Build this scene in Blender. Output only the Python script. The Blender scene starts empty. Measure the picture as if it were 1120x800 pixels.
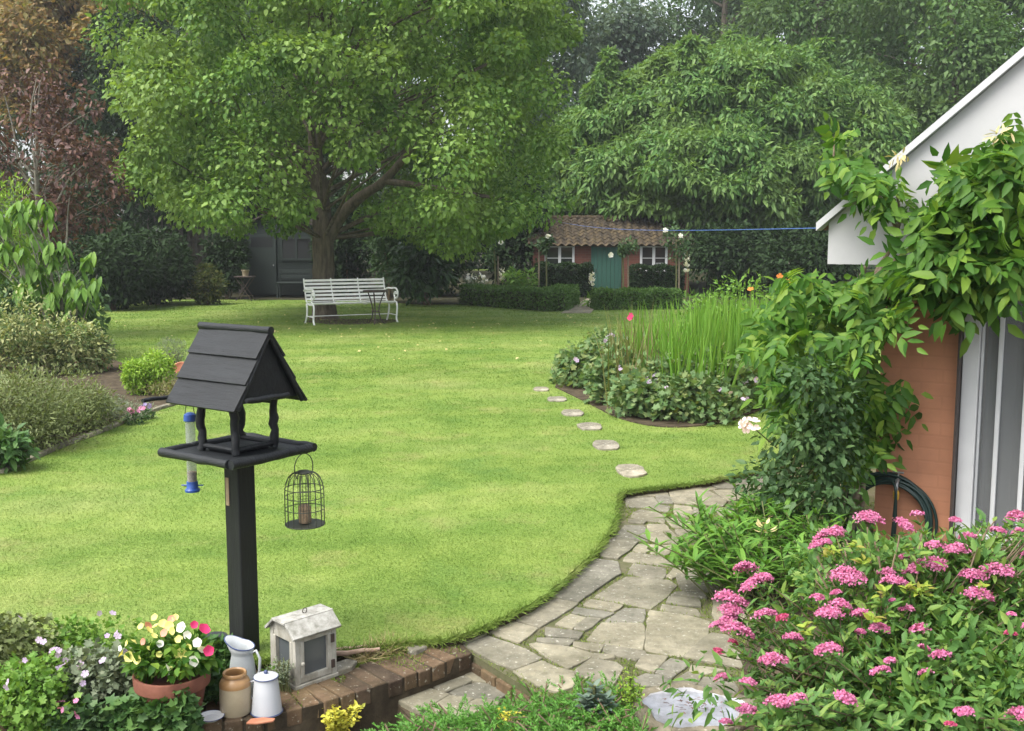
import bpy, bmesh, math, random
import numpy as np
from mathutils import Vector, Matrix

R = math.radians
rng = np.random.default_rng(7)
random.seed(7)
scene = bpy.context.scene
COL = scene.collection

# ------------------------------------------------------------------ camera geometry
F, PITCH, EYE = 1150.0, R(6.84), 1.7
cP, sP = math.cos(PITCH), math.sin(PITCH)

def ray(px, py):
    cx, cy = (px - 560) / F, (400 - py) / F
    return Vector((cx, cP + cy * sP, -sP + cy * cP))

def at(px, py, z=0.0):
    """Point of the level plane z seen at a photo pixel."""
    d = ray(px, py)
    return Vector((0, 0, EYE)) + d * ((z - EYE) / d.z)

def deep(px, py, y):
    """Point at ground distance y seen at a photo pixel."""
    d = ray(px, py)
    return Vector((0, 0, EYE)) + d * (y / d.y)

cam = bpy.data.cameras.new('camera')
cam.sensor_width = 36.0
cam.lens = F / 1120 * 36
cam.clip_end = 1500
cam_o = bpy.data.objects.new('camera', cam)
COL.objects.link(cam_o)
cam_o.location = (0, 0, EYE)
cam_o.rotation_euler = (R(90) - PITCH, 0, 0)
scene.camera = cam_o

# ------------------------------------------------------------------ light
SUN_EL, SUN_AZ = R(58), R(234)          # compass azimuth the light comes from, clockwise from +Y
w = bpy.data.worlds.new('World')
scene.world = w
w.use_nodes = True
nt = w.node_tree
bg = nt.nodes['Background']
sky = nt.nodes.new('ShaderNodeTexSky')
sky.sky_type = 'NISHITA'
sky.sun_disc = False
sky.sun_elevation = SUN_EL
sky.sun_rotation = SUN_AZ
sky.air_density = 1.0
sky.dust_density = 4.0
sky.ozone_density = 0.6
hs = nt.nodes.new('ShaderNodeHueSaturation')          # thin cloud takes most of the blue out of the sky
hs.inputs['Saturation'].default_value = .35
nt.links.new(sky.outputs[0], hs.inputs['Color'])
nt.links.new(hs.outputs[0], bg.inputs[0])
bg.inputs[1].default_value = 0.15
sl = bpy.data.lights.new('sun', 'SUN')
sl.energy = 1.5
sl.angle = R(40)
sl.color = (1.0, 0.96, 0.88)
so = bpy.data.objects.new('sun', sl)
COL.objects.link(so)
sdir = Vector((math.sin(SUN_AZ) * math.cos(SUN_EL), math.cos(SUN_AZ) * math.cos(SUN_EL), math.sin(SUN_EL)))
so.rotation_euler = sdir.to_track_quat('Z', 'Y').to_euler()
so.location = sdir * 60

vs = scene.view_settings
vs.view_transform = 'Standard'
vs.look = 'None'
vs.gamma = 1
vs.use_curve_mapping = False
vs.exposure = 1.38
scene.render.engine = 'CYCLES'
scene.cycles.use_denoising = True
scene.cycles.max_bounces = 8
scene.cycles.transparent_max_bounces = 12
scene.cycles.sample_clamp_indirect = 6.0

# ------------------------------------------------------------------ materials
MATS = {}

def newmat(name):
    m = bpy.data.materials.new(name)
    m.use_nodes = True
    MATS[name] = m
    n = m.node_tree
    return m, n, n.nodes['Principled BSDF'], n.nodes['Material Output']

def ramp(n, stops):
    r = n.nodes.new('ShaderNodeValToRGB')
    el = r.color_ramp.elements
    while len(el) < len(stops):
        el.new(0.5)
    for e, (p, c) in zip(el, stops):
        e.position = p
        e.color = (*c, 1)
    return r

def noise(n, scale, detail=4, rough=0.6, coord='Object', vec=None):
    t = n.nodes.new('ShaderNodeTexNoise')
    t.inputs['Scale'].default_value = scale
    t.inputs['Detail'].default_value = detail
    t.inputs['Roughness'].default_value = rough
    if vec is None:
        tc = n.nodes.new('ShaderNodeTexCoord')
        n.links.new(tc.outputs[coord], t.inputs['Vector'])
    else:
        n.links.new(vec, t.inputs['Vector'])
    return t

def mixc(n, fac, a, b, mode='MIX'):
    x = n.nodes.new('ShaderNodeMix')
    x.data_type = 'RGBA'
    x.blend_type = mode
    for sock, v in ((x.inputs[0], fac), (x.inputs[6], a), (x.inputs[7], b)):
        if hasattr(v, 'is_linked'):
            n.links.new(v, sock)
        elif isinstance(v, (int, float)):
            sock.default_value = v
        else:
            sock.default_value = (*v, 1)
    return x.outputs[2]

def bump(n, p, h, strength=0.3, dist=0.01):
    b = n.nodes.new('ShaderNodeBump')
    b.inputs['Strength'].default_value = strength
    b.inputs['Distance'].default_value = dist
    n.links.new(h, b.inputs['Height'])
    n.links.new(b.outputs[0], p.inputs['Normal'])

TREES = ('leaf_maple', 'leaf_cherry', 'leaf_far', 'leaf_ash', 'leaf_blue', 'leaf_copper')

def leafmat(name, cols, trans=0.35, rough=0.5, spec=0.25, patch=None):
    """Leaf colours differ leaf by leaf (each leaf is an island)."""
    m, n, p, out = newmat(name)
    g = n.nodes.new('ShaderNodeNewGeometry')
    k = len(cols)
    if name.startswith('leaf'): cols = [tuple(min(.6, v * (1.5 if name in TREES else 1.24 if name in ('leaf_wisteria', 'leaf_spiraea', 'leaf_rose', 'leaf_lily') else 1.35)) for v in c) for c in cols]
    r = ramp(n, [((i / (k - 1)) if k > 1 else 0, c) for i, c in enumerate(cols)])
    n.links.new(g.outputs['Random Per Island'], r.inputs[0])
    c = r.outputs[0]
    if patch:
        t = noise(n, patch[0], 3)
        rr = ramp(n, [(0.42, (0, 0, 0)), (0.62, (1, 1, 1))])
        n.links.new(t.outputs[0], rr.inputs[0])
        c = mixc(n, rr.outputs[0], c, mixc(n, 0.6, c, patch[1]))
    n.links.new(c, p.inputs['Base Color'])
    p.inputs['Roughness'].default_value = rough
    p.inputs['Specular IOR Level'].default_value = spec
    t = n.nodes.new('ShaderNodeBsdfTranslucent')
    tc = mixc(n, 1.0, c, (1.25, 1.2, 0.55), 'MULTIPLY')
    n.links.new(tc, t.inputs[0])
    mx = n.nodes.new('ShaderNodeMixShader')
    mx.inputs[0].default_value = trans
    n.links.new(p.outputs[0], mx.inputs[1])
    n.links.new(t.outputs[0], mx.inputs[2])
    n.links.new(mx.outputs[0], out.inputs['Surface'])
    return m

def plain(name, col, rough=0.6, var=None, scale=8, metallic=0.0, bmp=0.0, bscale=40, spec=0.5, island=0.0, stretch=None):
    m, n, p, out = newmat(name)
    p.inputs['Roughness'].default_value = rough
    p.inputs['Metallic'].default_value = metallic
    p.inputs['Specular IOR Level'].default_value = spec
    vec = None
    if stretch:
        tc = n.nodes.new('ShaderNodeTexCoord')
        mp = n.nodes.new('ShaderNodeMapping')
        mp.inputs['Scale'].default_value = stretch
        n.links.new(tc.outputs['Object'], mp.inputs[0])
        vec = mp.outputs[0]
    c = None
    if var is not None:
        t = noise(n, scale, 6, 0.65, vec=vec)
        r = ramp(n, [(0.35, col), (0.65, var)])
        n.links.new(t.outputs[0], r.inputs[0])
        c = r.outputs[0]
    if island:
        g = n.nodes.new('ShaderNodeNewGeometry')
        rr = ramp(n, [(0, (1 - island,) * 3), (1, (1 + island * 0.6,) * 3)])
        n.links.new(g.outputs['Random Per Island'], rr.inputs[0])
        c = mixc(n, 1.0, c if c is not None else col, rr.outputs[0], 'MULTIPLY')
    if c is not None:
        n.links.new(c, p.inputs['Base Color'])
    else:
        p.inputs['Base Color'].default_value = (*col, 1)
    if bmp:
        t2 = noise(n, bscale, 8, 0.7, vec=vec)
        bump(n, p, t2.outputs[0], bmp)
    return m

# ------------------------------------------------------------------ objects
def tag(o, label=None, cat=None, group=None, kind=None):
    if label: o['label'] = label
    if cat: o['category'] = cat
    if group: o['group'] = group
    if kind: o['kind'] = kind
    return o

def empty(name, loc, label, cat, group=None, rotz=0.0):
    o = bpy.data.objects.new(name, None)
    o.empty_display_size = 0.2
    COL.objects.link(o)
    o.location = loc
    o.rotation_euler = (0, 0, rotz)
    return tag(o, label, cat, group)

def link(name, me, mat, parent=None, smooth=False):
    if mat: me.materials.append(mat)
    if smooth:
        me.polygons.foreach_set('use_smooth', np.ones(len(me.polygons), dtype=bool))
    o = bpy.data.objects.new(name, me)
    COL.objects.link(o)
    if parent is not None:
        o.parent = parent
    return o

def origin(o):
    """World-space origin of a (not rotated) parent chain."""
    v = Vector((0, 0, 0))
    while o is not None:
        v = v + o.location
        o = o.parent
    return v

class MB:
    """Collects solid shapes for ONE mesh object. Coordinates are world ones, moved to the parent's frame in build()."""
    def __init__(s):
        s.v, s.f = [], []

    def add(s, verts, faces):
        b = len(s.v)
        s.v += [tuple(v) for v in verts]
        s.f += [tuple(b + i for i in f) for f in faces]
        return s

    def box(s, c, size, rot=None):
        hx, hy, hz = size[0] / 2, size[1] / 2, size[2] / 2
        vs_ = [Vector((x, y, z)) for x in (-hx, hx) for y in (-hy, hy) for z in (-hz, hz)]
        if rot is not None: vs_ = [rot @ v for v in vs_]
        vs_ = [v + Vector(c) for v in vs_]
        return s.add(vs_, [(0, 1, 3, 2), (4, 6, 7, 5), (0, 4, 5, 1), (2, 3, 7, 6), (0, 2, 6, 4), (1, 5, 7, 3)])

    def tube(s, pts, rad, n=8, cap=True, wob=0.0):
        pts = [Vector(p) for p in pts]
        if not hasattr(rad, '__len__'): rad = [rad] * len(pts)
        vs_, fs = [], []
        prev = None
        for i, p in enumerate(pts):
            t = (pts[min(i + 1, len(pts) - 1)] - pts[max(i - 1, 0)])
            t = t.normalized() if t.length > 1e-9 else Vector((0, 0, 1))
            if prev is None:
                a = t.orthogonal().normalized()
            else:
                a = prev - t * prev.dot(t)
                a = a.normalized() if a.length > 1e-6 else t.orthogonal().normalized()
            prev = a
            b = t.cross(a)
            for k in range(n):
                an = 2 * math.pi * k / n
                r = rad[i] * (1 + (random.uniform(-wob, wob) if wob else 0))
                vs_.append(p + (a * math.cos(an) + b * math.sin(an)) * r)
        m = len(pts)
        for i in range(m - 1):
            for k in range(n):
                k2 = (k + 1) % n
                fs.append((i * n + k, i * n + k2, (i + 1) * n + k2, (i + 1) * n + k))
        if cap:
            fs.append(tuple(range(n - 1, -1, -1)))
            fs.append(tuple((m - 1) * n + k for k in range(n)))
        return s.add(vs_, fs)

    def ring(s, c, rad, r, axis=(0, 0, 1), n=24, m=6, sq=(1, 1), a0=0, a1=2 * math.pi):
        """A closed torus."""
        ax = Vector(axis).normalized()
        u = ax.orthogonal().normalized(); v = ax.cross(u)
        vs_, fs = [], []
        for i in range(n):
            an = 2 * math.pi * i / n
            d = u * math.cos(an) * sq[0] + v * math.sin(an) * sq[1]
            p = Vector(c) + d * rad
            for k in range(m):
                b = 2 * math.pi * k / m
                vs_.append(p + d.normalized() * math.cos(b) * r + ax * math.sin(b) * r)
        for i in range(n):
            for k in range(m):
                i2, k2 = (i + 1) % n, (k + 1) % m
                fs.append((i * m + k, i2 * m + k, i2 * m + k2, i * m + k2))
        return s.add(vs_, fs)

    def lathe(s, c, prof, n=28, wob=0.0):
        """prof: list of (radius, z); zero radius closes the end."""
        c = Vector(c)
        vs_, fs, rows = [], [], []
        for r, z in prof:
            if r < 1e-6:
                rows.append([len(vs_)]); vs_.append(c + Vector((0, 0, z)))
            else:
                rows.append(list(range(len(vs_), len(vs_) + n)))
                for k in range(n):
                    a = 2 * math.pi * k / n
                    rr = r * (1 + wob * math.sin(3 * a + z * 40))
                    vs_.append(c + Vector((rr * math.cos(a), rr * math.sin(a), z)))
        for A, B in zip(rows[:-1], rows[1:]):
            for k in range(n):
                k2 = (k + 1) % n
                if len(A) == 1 and len(B) > 1: fs.append((A[0], B[k2], B[k]))
                elif len(B) == 1 and len(A) > 1: fs.append((A[k], A[k2], B[0]))
                elif len(A) > 1: fs.append((A[k], A[k2], B[k2], B[k]))
        return s.add(vs_, fs)

    def prism(s, poly, z0, z1):
        """poly: list of (x, y); a solid between z0 and z1."""
        n = len(poly)
        vs_ = [(p[0], p[1], z0) for p in poly] + [(p[0], p[1], z1) for p in poly]
        area = sum(poly[i][0] * poly[(i + 1) % n][1] - poly[(i + 1) % n][0] * poly[i][1] for i in range(n))
        fs = [tuple(range(n - 1, -1, -1)), tuple(range(n, 2 * n))] + [(i, (i + 1) % n, n + (i + 1) % n, n + i) for i in range(n)]
        if area < 0: fs = [tuple(reversed(f)) for f in fs]
        return s.add(vs_, fs)

    def build(s, name, mat, parent=None, smooth=False, bevel=0.0, seg=2, local=False):
        me = bpy.data.meshes.new(name)
        o0 = Vector((0, 0, 0)) if (parent is None or local) else origin(parent)
        me.from_pydata([tuple(Vector(v) - o0) for v in s.v], [], s.f)
        me.update()
        if smooth:
            try: me.set_sharp_from_angle(angle=R(50))
            except Exception: pass
        o = link(name, me, mat, parent, smooth)
        if bevel:
            b = o.modifiers.new('bevel', 'BEVEL')
            b.width = bevel; b.segments = seg; b.limit_method = 'ANGLE'; b.angle_limit = R(35)
        return o

# ------------------------------------------------------------------ leaves: templates are (along, side, up) + faces
T_DIAMOND = (np.array([[0, 0, 0], [.45, .5, .12], [1, 0, 0], [.45, -.5, .12]]), [(0, 1, 2), (0, 2, 3)])
T_LEAF = (np.array([[0, 0, 0], [.28, .46, .14], [.65, .36, .12], [1, 0, 0], [.65, -.36, .12], [.28, -.46, .14], [.5, 0, 0]]),
          [(0, 1, 2, 6), (6, 2, 3), (0, 6, 4, 5), (6, 3, 4)])
T_LOBED = (np.array([[0, 0, 0], [.1, .45, .1], [.42, .28, .03], [.55, .55, .12], [.7, .22, .02], [1, 0, .08], [.7, -.22, .02], [.55, -.55, .12], [.42, -.28, .03], [.1, -.45, .1], [.4, 0, 0]]),
           [(0, 1, 2, 10), (10, 2, 3, 4), (10, 4, 5), (10, 5, 6), (10, 6, 7, 8), (0, 10, 8, 9)])
def _blade(n=6, wid=None):
    v, f = [], []
    for i in range(n + 1):
        t = i / n
        wv = .5 * (1 - t ** 2.2) if wid is None else wid(t)
        v += [[t, wv, .25 * wv], [t, 0, 0], [t, -wv, .25 * wv]]
    for i in range(n):
        a = 3 * i
        f += [(a, a + 1, a + 4, a + 3), (a + 1, a + 2, a + 5, a + 4)]
    return np.array(v), f
T_BLADE = _blade()
T_LONG = _blade(4, lambda t: .5 * math.sin(math.pi * min(1, .08 + t * .92)) ** .8)
T_GRASS = (np.array([[0, .5, 0], [0, -.5, 0], [.6, -.3, 0], [.6, .3, 0], [1, 0, 0]]), [(0, 1, 2, 3), (3, 2, 4)])
def _flower(n=5, cup=.25, wide=.62):
    v, f = [[0, 0, 0]], []
    for k in range(n):
        a = 2 * math.pi * k / n
        for da, r, u in ((-.5 * wide, .62, cup * .7), (-.42 * wide, .95, cup), (0, 1.05, cup * 1.1), (.42 * wide, .95, cup), (.5 * wide, .62, cup * .7)):
            b = a + da * 2 * math.pi / n * 1.45
            v.append([math.cos(b) * r, math.sin(b) * r, u])
        q = 1 + 5 * k
        f += [(0, q, q + 1, q + 2), (0, q + 2, q + 3, q + 4)]
    return np.array(v), f
T_FLOWER = _flower()

def unit(a):
    return a / np.maximum(np.linalg.norm(a, axis=-1, keepdims=True), 1e-9)

def rdir(n):
    return unit(rng.normal(size=(n, 3)))

class LB:
    """Collects leaves (one template copied many times) for ONE mesh object."""
    def __init__(s):
        s.v, s.ls, s.li, s.nv, s.nl = [], [], [], 0, 0

    def add(s, T, pos, d, up, L, W, curl=0.0):
        tv, tf = T
        pos = np.asarray(pos, float).reshape(-1, 3)
        N = len(pos)
        if N == 0: return s
        d = unit(np.broadcast_to(np.asarray(d, float), (N, 3)))
        up = np.broadcast_to(np.asarray(up, float), (N, 3))
        side = unit(np.cross(d, up) + 1e-7)
        nrm = np.cross(side, d)
        L = np.broadcast_to(np.asarray(L, float), (N,)); W = np.broadcast_to(np.asarray(W, float), (N,))
        cu = np.broadcast_to(np.asarray(curl, float), (N,))
        al = tv[None, :, 0, None]; si = tv[None, :, 1, None]; u = tv[None, :, 2, None]
        Lb, Wb, cb = L[:, None, None], W[:, None, None], cu[:, None, None]
        V = pos[:, None] + d[:, None] * al * Lb + side[:, None] * si * Wb + nrm[:, None] * (u * Wb - cb * al ** 2 * Lb)
        K = tv.shape[0]
        s.v.append(V.reshape(-1, 3))
        flat = np.concatenate([np.array(f) for f in tf]); cnt = np.array([len(f) for f in tf])
        st = np.concatenate([[0], np.cumsum(cnt)[:-1]]); tot = cnt.sum()
        s.li.append((s.nv + np.arange(N)[:, None] * K + flat[None]).ravel())
        s.ls.append((s.nl + np.arange(N)[:, None] * tot + st[None]).ravel())
        s.nv += N * K; s.nl += N * tot
        return s

    def build(s, name, mat, parent=None, smooth=False, kind=None):
        me = bpy.data.meshes.new(name)
        V = np.concatenate(s.v)
        if parent is not None: V = V - np.array(origin(parent))
        li, ls = np.concatenate(s.li), np.concatenate(s.ls)
        me.vertices.add(len(V)); me.vertices.foreach_set('co', V.astype(np.float32).ravel())
        me.loops.add(len(li)); me.loops.foreach_set('vertex_index', li.astype(np.int32))
        me.polygons.add(len(ls)); me.polygons.foreach_set('loop_start', ls.astype(np.int32))
        me.update(calc_edges=True)
        return link(name, me, mat, parent, smooth)

def puff(c, rad, n, flat=0.75, inner=0.35):
    """Points of a leaf clump and the directions away from its centre."""
    d = rdir(n)
    r = inner + (1 - inner) * rng.random(n) ** 0.6
    off = d * r[:, None] * np.asarray(rad).reshape(-1) * np.array([1, 1, flat])
    return np.asarray(c) + off, d

def leafy(lb, T, pts, out, size, aspect=0.55, droop=0.3, rand=0.7, jit=0.35, upw=0.9, curl=0.1, outw=0.7):
    n = len(pts)
    d = out * outw + rng.normal(size=(n, 3)) * rand * 0.6
    d[:, 2] -= droop
    up = rng.normal(size=(n, 3)) * 0.45 + out * 0.45
    up[:, 2] += upw
    L = size * (1 + jit * rng.normal(size=n)).clip(0.45, 1.8)
    lb.add(T, pts, d, up, L, L * aspect, curl)

def inpoly(P, poly):
    P = np.asarray(P, float); x, y = P[:, 0], P[:, 1]
    ins = np.zeros(len(P), bool)
    n = len(poly)
    for i in range(n):
        x1, y1 = poly[i]; x2, y2 = poly[(i + 1) % n]
        c = ((y1 > y) != (y2 > y)) & (x < (x2 - x1) * (y - y1) / (y2 - y1 + 1e-12) + x1)
        ins ^= c
    return ins

def pick(poly, n):
    """n random points inside a 2-D polygon."""
    a = np.array(poly); lo, hi = a.min(0), a.max(0)
    out = np.zeros((0, 2))
    while len(out) < n:
        p = lo + (hi - lo) * rng.random((n * 2, 2))
        out = np.concatenate([out, p[inpoly(p, poly)]])
    return out[:n]

def spline(pts, n=8):
    """Catmull-Rom through points."""
    P = [Vector(p) for p in pts]
    P = [P[0] * 2 - P[1]] + P + [P[-1] * 2 - P[-2]]
    out = []
    for i in range(1, len(P) - 2):
        a, b, c, d = P[i - 1:i + 3]
        for k in range(n):
            t = k / n
            out.append(0.5 * ((2 * b) + (c - a) * t + (2 * a - 5 * b + 4 * c - d) * t * t + (3 * b - a - 3 * c + d) * t ** 3))
    out.append(P[-2])
    return out
# ================================================================== MATERIALS
leafmat('leaf_maple', [(.045, .10, .02), (.065, .135, .028), (.09, .17, .035), (.115, .20, .045), (.155, .235, .052)], patch=(.55, (.20, .29, .065)))
leafmat('leaf_cherry', [(.042, .098, .024), (.06, .13, .032), (.085, .16, .042), (.13, .205, .06)], patch=(.5, (.14, .22, .055)))
leafmat('leaf_far', [(.035, .065, .028), (.045, .085, .035), (.06, .105, .04)])
leafmat('leaf_ash', [(.038, .085, .025), (.055, .11, .03), (.08, .14, .042)], patch=(.3, (.10, .16, .05)))
leafmat('leaf_blue', [(.045, .075, .05), (.06, .095, .06), (.08, .115, .07)])
leafmat('leaf_copper', [(.09, .085, .03), (.14, .11, .038), (.21, .125, .055), (.13, .135, .04)])
leafmat('leaf_purple', [(.05, .028, .026), (.075, .04, .035), (.10, .06, .045), (.15, .075, .06)], trans=.2)
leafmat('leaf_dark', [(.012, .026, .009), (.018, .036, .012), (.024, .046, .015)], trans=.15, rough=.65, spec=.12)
leafmat('leaf_laurel', [(.022, .05, .016), (.032, .07, .022), (.045, .09, .026)], trans=.2, rough=.32)
leafmat('leaf_yellowing', [(.03, .045, .012), (.045, .06, .014), (.10, .105, .02)])
leafmat('leaf_box', [(.045, .095, .02), (.065, .13, .028), (.09, .165, .035)], trans=.2)
leafmat('leaf_fresh', [(.07, .15, .025), (.10, .20, .03), (.15, .25, .05)])
leafmat('leaf_lime', [(.12, .22, .025), (.17, .28, .035), (.22, .32, .05)])
leafmat('leaf_olive', [(.085, .115, .04), (.12, .15, .055), (.155, .18, .075)], trans=.25)
leafmat('leaf_variegated', [(.07, .12, .04), (.12, .17, .06), (.32, .33, .15), (.18, .21, .09)], trans=.25)
leafmat('leaf_grey', [(.09, .12, .07), (.12, .15, .09), (.16, .185, .12)], trans=.2)
leafmat('leaf_geranium', [(.06, .115, .04), (.085, .15, .055), (.12, .185, .08), (.17, .20, .07)])
leafmat('leaf_iris', [(.075, .17, .02), (.11, .23, .03), (.16, .28, .05)], trans=.4)
leafmat('leaf_seedstalk', [(.12, .14, .04), (.16, .16, .06), (.11, .09, .04)], trans=.2)
leafmat('leaf_wisteria', [(.028, .085, .012), (.05, .125, .016), (.08, .17, .022), (.15, .235, .035)], trans=.4, spec=.2)
leafmat('leaf_rose', [(.035, .075, .028), (.05, .10, .035), (.075, .13, .045)], trans=.25)
leafmat('leaf_spiraea', [(.05, .12, .028), (.07, .155, .035), (.10, .195, .045), (.16, .24, .05)], trans=.35)
leafmat('leaf_golden', [(.14, .22, .03), (.20, .26, .035), (.20, .17, .04)], trans=.3)
leafmat('leaf_juniper', [(.045, .13, .02), (.065, .17, .025), (.10, .22, .04)], trans=.25)
leafmat('leaf_spurge', [(.05, .085, .06), (.075, .115, .085), (.11, .145, .11)], trans=.15)
leafmat('leaf_yellow', [(.40, .36, .05), (.52, .42, .06), (.36, .38, .06)], trans=.3)
leafmat('leaf_lily', [(.06, .15, .025), (.085, .19, .03), (.13, .25, .04)], trans=.35)
leafmat('leaf_ivy', [(.03, .075, .02), (.045, .10, .025), (.07, .13, .035)], trans=.2)
leafmat('straw', [(.35, .28, .14), (.42, .34, .18), (.25, .24, .09)], trans=.1)
leafmat('moss', [(.09, .15, .02), (.13, .19, .025), (.17, .21, .04)], trans=.2)
leafmat('petal_pink', [(.46, .10, .24), (.56, .16, .33), (.61, .25, .42), (.40, .095, .20)], trans=.25)
leafmat('petal_bud', [(.45, .06, .15), (.50, .10, .20)], trans=.2)
leafmat('petal_white', [(.78, .78, .74), (.85, .84, .80)], trans=.3)
leafmat('petal_yellow', [(.80, .74, .18), (.84, .80, .32)], trans=.3)
leafmat('petal_magenta', [(.62, .03, .14), (.70, .06, .20)], trans=.3)
leafmat('petal_coral', [(.68, .20, .17), (.72, .42, .28)], trans=.3)
leafmat('petal_mauve', [(.42, .28, .50), (.52, .40, .60), (.60, .48, .62)], trans=.3)
leafmat('petal_violet', [(.16, .10, .45), (.30, .22, .55), (.62, .58, .72)], trans=.3)
leafmat('petal_orange', [(.70, .18, .05), (.75, .28, .06)], trans=.3)
leafmat('petal_blush', [(.78, .62, .62), (.84, .72, .72)], trans=.3)
leafmat('seed_pod', [(.52, .45, .24), (.60, .50, .26), (.40, .38, .16)], trans=.2)

def lawnmat(name, blades):
    m, n, p, out = newmat(name)
    tc = n.nodes.new('ShaderNodeTexCoord')
    big = noise(n, .55, 4, .6)
    mid = noise(n, 3.2, 5, .65)
    r1 = ramp(n, [(.34, (.125, .203, .034)), (.52, (.165, .246, .050)), (.70, (.225, .282, .085))])
    n.links.new(big.outputs[0], r1.inputs[0])
    r2 = ramp(n, [(.36, (.80, .86, .75)), (.64, (1.14, 1.08, 1.15))])
    n.links.new(mid.outputs[0], r2.inputs[0])
    c = mixc(n, 1.0, r1.outputs[0], r2.outputs[0], 'MULTIPLY')
    tn = noise(n, 1.5, 6, .7)
    tr_ = ramp(n, [(.55, (0, 0, 0)), (.70, (1, 1, 1))])
    n.links.new(tn.outputs[0], tr_.inputs[0])
    c = mixc(n, mixc(n, .42, (0, 0, 0), tr_.outputs[0]), c, (.31, .275, .125))          # dry straw-coloured patches
    bn = noise(n, 1.1, 5, .7)
    br_ = ramp(n, [(.30, (1, 1, 1)), (.44, (0, 0, 0))])
    n.links.new(bn.outputs[0], br_.inputs[0])
    c = mixc(n, mixc(n, .5, (0, 0, 0), br_.outputs[0]), c, (.10, .195, .045))           # lusher, darker patches
    # faint mowing bands
    mp = n.nodes.new('ShaderNodeMapping')
    mp.inputs['Rotation'].default_value = (0, 0, R(78))
    n.links.new(tc.outputs['Object'], mp.inputs[0])
    wv = n.nodes.new('ShaderNodeTexWave')
    wv.inputs['Scale'].default_value = .26
    wv.inputs['Distortion'].default_value = 1.2
    wv.inputs['Detail'].default_value = 2
    n.links.new(mp.outputs[0], wv.inputs['Vector'])
    r3 = ramp(n, [(.3, (.93, .96, .92)), (.7, (1.07, 1.04, 1.05))])
    n.links.new(wv.outputs['Fac'], r3.inputs[0])
    c = mixc(n, 1.0, c, r3.outputs[0], 'MULTIPLY')
    if blades:
        g = n.nodes.new('ShaderNodeNewGeometry')
        rr = ramp(n, [(0, (.86, .90, .80)), (.6, (1.03, 1.03, 1.0)), (.93, (1.18, 1.12, 1.18)), (1, (1.5, 1.3, 1.8))])
        n.links.new(g.outputs['Random Per Island'], rr.inputs[0])
        c = mixc(n, 1.0, c, rr.outputs[0], 'MULTIPLY')
    else:
        fine = noise(n, 60, 4, .7)
        r4 = ramp(n, [(.35, (.62, .68, .55)), (.65, (1.25, 1.2, 1.2))])
        n.links.new(fine.outputs[0], r4.inputs[0])
        c = mixc(n, 1.0, c, r4.outputs[0], 'MULTIPLY')
        bump(n, p, fine.outputs[0], .5, .02)
    n.links.new(c, p.inputs['Base Color'])
    p.inputs['Roughness'].default_value = .7
    p.inputs['Specular IOR Level'].default_value = .2
    if blades:
        t = n.nodes.new('ShaderNodeBsdfTranslucent')
        n.links.new(c, t.inputs[0])
        mx = n.nodes.new('ShaderNodeMixShader'); mx.inputs[0].default_value = .35
        n.links.new(p.outputs[0], mx.inputs[1]); n.links.new(t.outputs[0], mx.inputs[2])
        n.links.new(mx.outputs[0], out.inputs['Surface'])
lawnmat('lawn', False)
lawnmat('lawn_blades', True)

plain('joint', (.075, .085, .035), .95, (.14, .128, .08), 9, bmp=.6, bscale=60, spec=.1)
plain('soil', (.045, .036, .025), .95, (.095, .075, .05), 9, bmp=.8, bscale=45, spec=.1)
plain('woodland_soil', (.030, .032, .018), .95, (.06, .055, .03), 2, bmp=.6, bscale=20, spec=.1)
plain('bark', (.06, .05, .038), .95, (.14, .12, .09), 14, bmp=.9, bscale=22, spec=.1, stretch=(1, 1, .22))
plain('bark_grey', (.16, .15, .12), .9, (.27, .25, .21), 20, bmp=.5, bscale=30, spec=.1)
plain('twig', (.10, .07, .045), .8, (.17, .12, .07), 20)
plain('twig_green', (.10, .14, .04), .7, (.14, .12, .05), 20)
plain('vine_wood', (.16, .125, .085), .9, (.26, .21, .15), 18, bmp=.6, bscale=40, spec=.1)

def stonemat(name, a, b, lich, island=.22, dark=(.45, .46, .42)):
    m, n, p, out = newmat(name)
    t = noise(n, 5, 6, .7)
    r = ramp(n, [(.32, a), (.68, b)])
    n.links.new(t.outputs[0], r.inputs[0])
    g = n.nodes.new('ShaderNodeNewGeometry')
    rr = ramp(n, [(0, (1 - island, 1 - island * .95, 1 - island * .8)), (.5, (1, .98, .93)), (1, (1 + island * .5, 1 + island * .42, 1 + island * .2))])
    n.links.new(g.outputs['Random Per Island'], rr.inputs[0])
    c = mixc(n, 1.0, r.outputs[0], rr.outputs[0], 'MULTIPLY')
    st = noise(n, 2.1, 5, .7)
    sr = ramp(n, [(.45, dark), (.6, (1, 1, 1))])
    n.links.new(st.outputs[0], sr.inputs[0])
    c = mixc(n, .55, c, mixc(n, 1.0, c, sr.outputs[0], 'MULTIPLY'))
    sp = noise(n, 48, 3, .6)
    spr = ramp(n, [(.62, (0, 0, 0)), (.69, (1, 1, 1))])
    n.links.new(sp.outputs[0], spr.inputs[0])
    c = mixc(n, mixc(n, .75, (0, 0, 0), spr.outputs[0]), c, lich)
    gr = noise(n, 19, 6, .75)
    grr = ramp(n, [(.3, (.62, .63, .58)), (.5, (1, 1, 1)), (.72, (1.22, 1.2, 1.14))])
    n.links.new(gr.outputs[0], grr.inputs[0])
    c = mixc(n, .85, c, mixc(n, 1.0, c, grr.outputs[0], 'MULTIPLY'))
    n.links.new(c, p.inputs['Base Color'])
    p.inputs['Roughness'].default_value = .85
    p.inputs['Specular IOR Level'].default_value = .25
    t2 = noise(n, 32, 8, .75)
    bump(n, p, t2.outputs[0], .8, .014)
stonemat('flagstone', (.20, .185, .14), (.33, .31, .24), (.46, .45, .39), island=.28)
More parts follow.
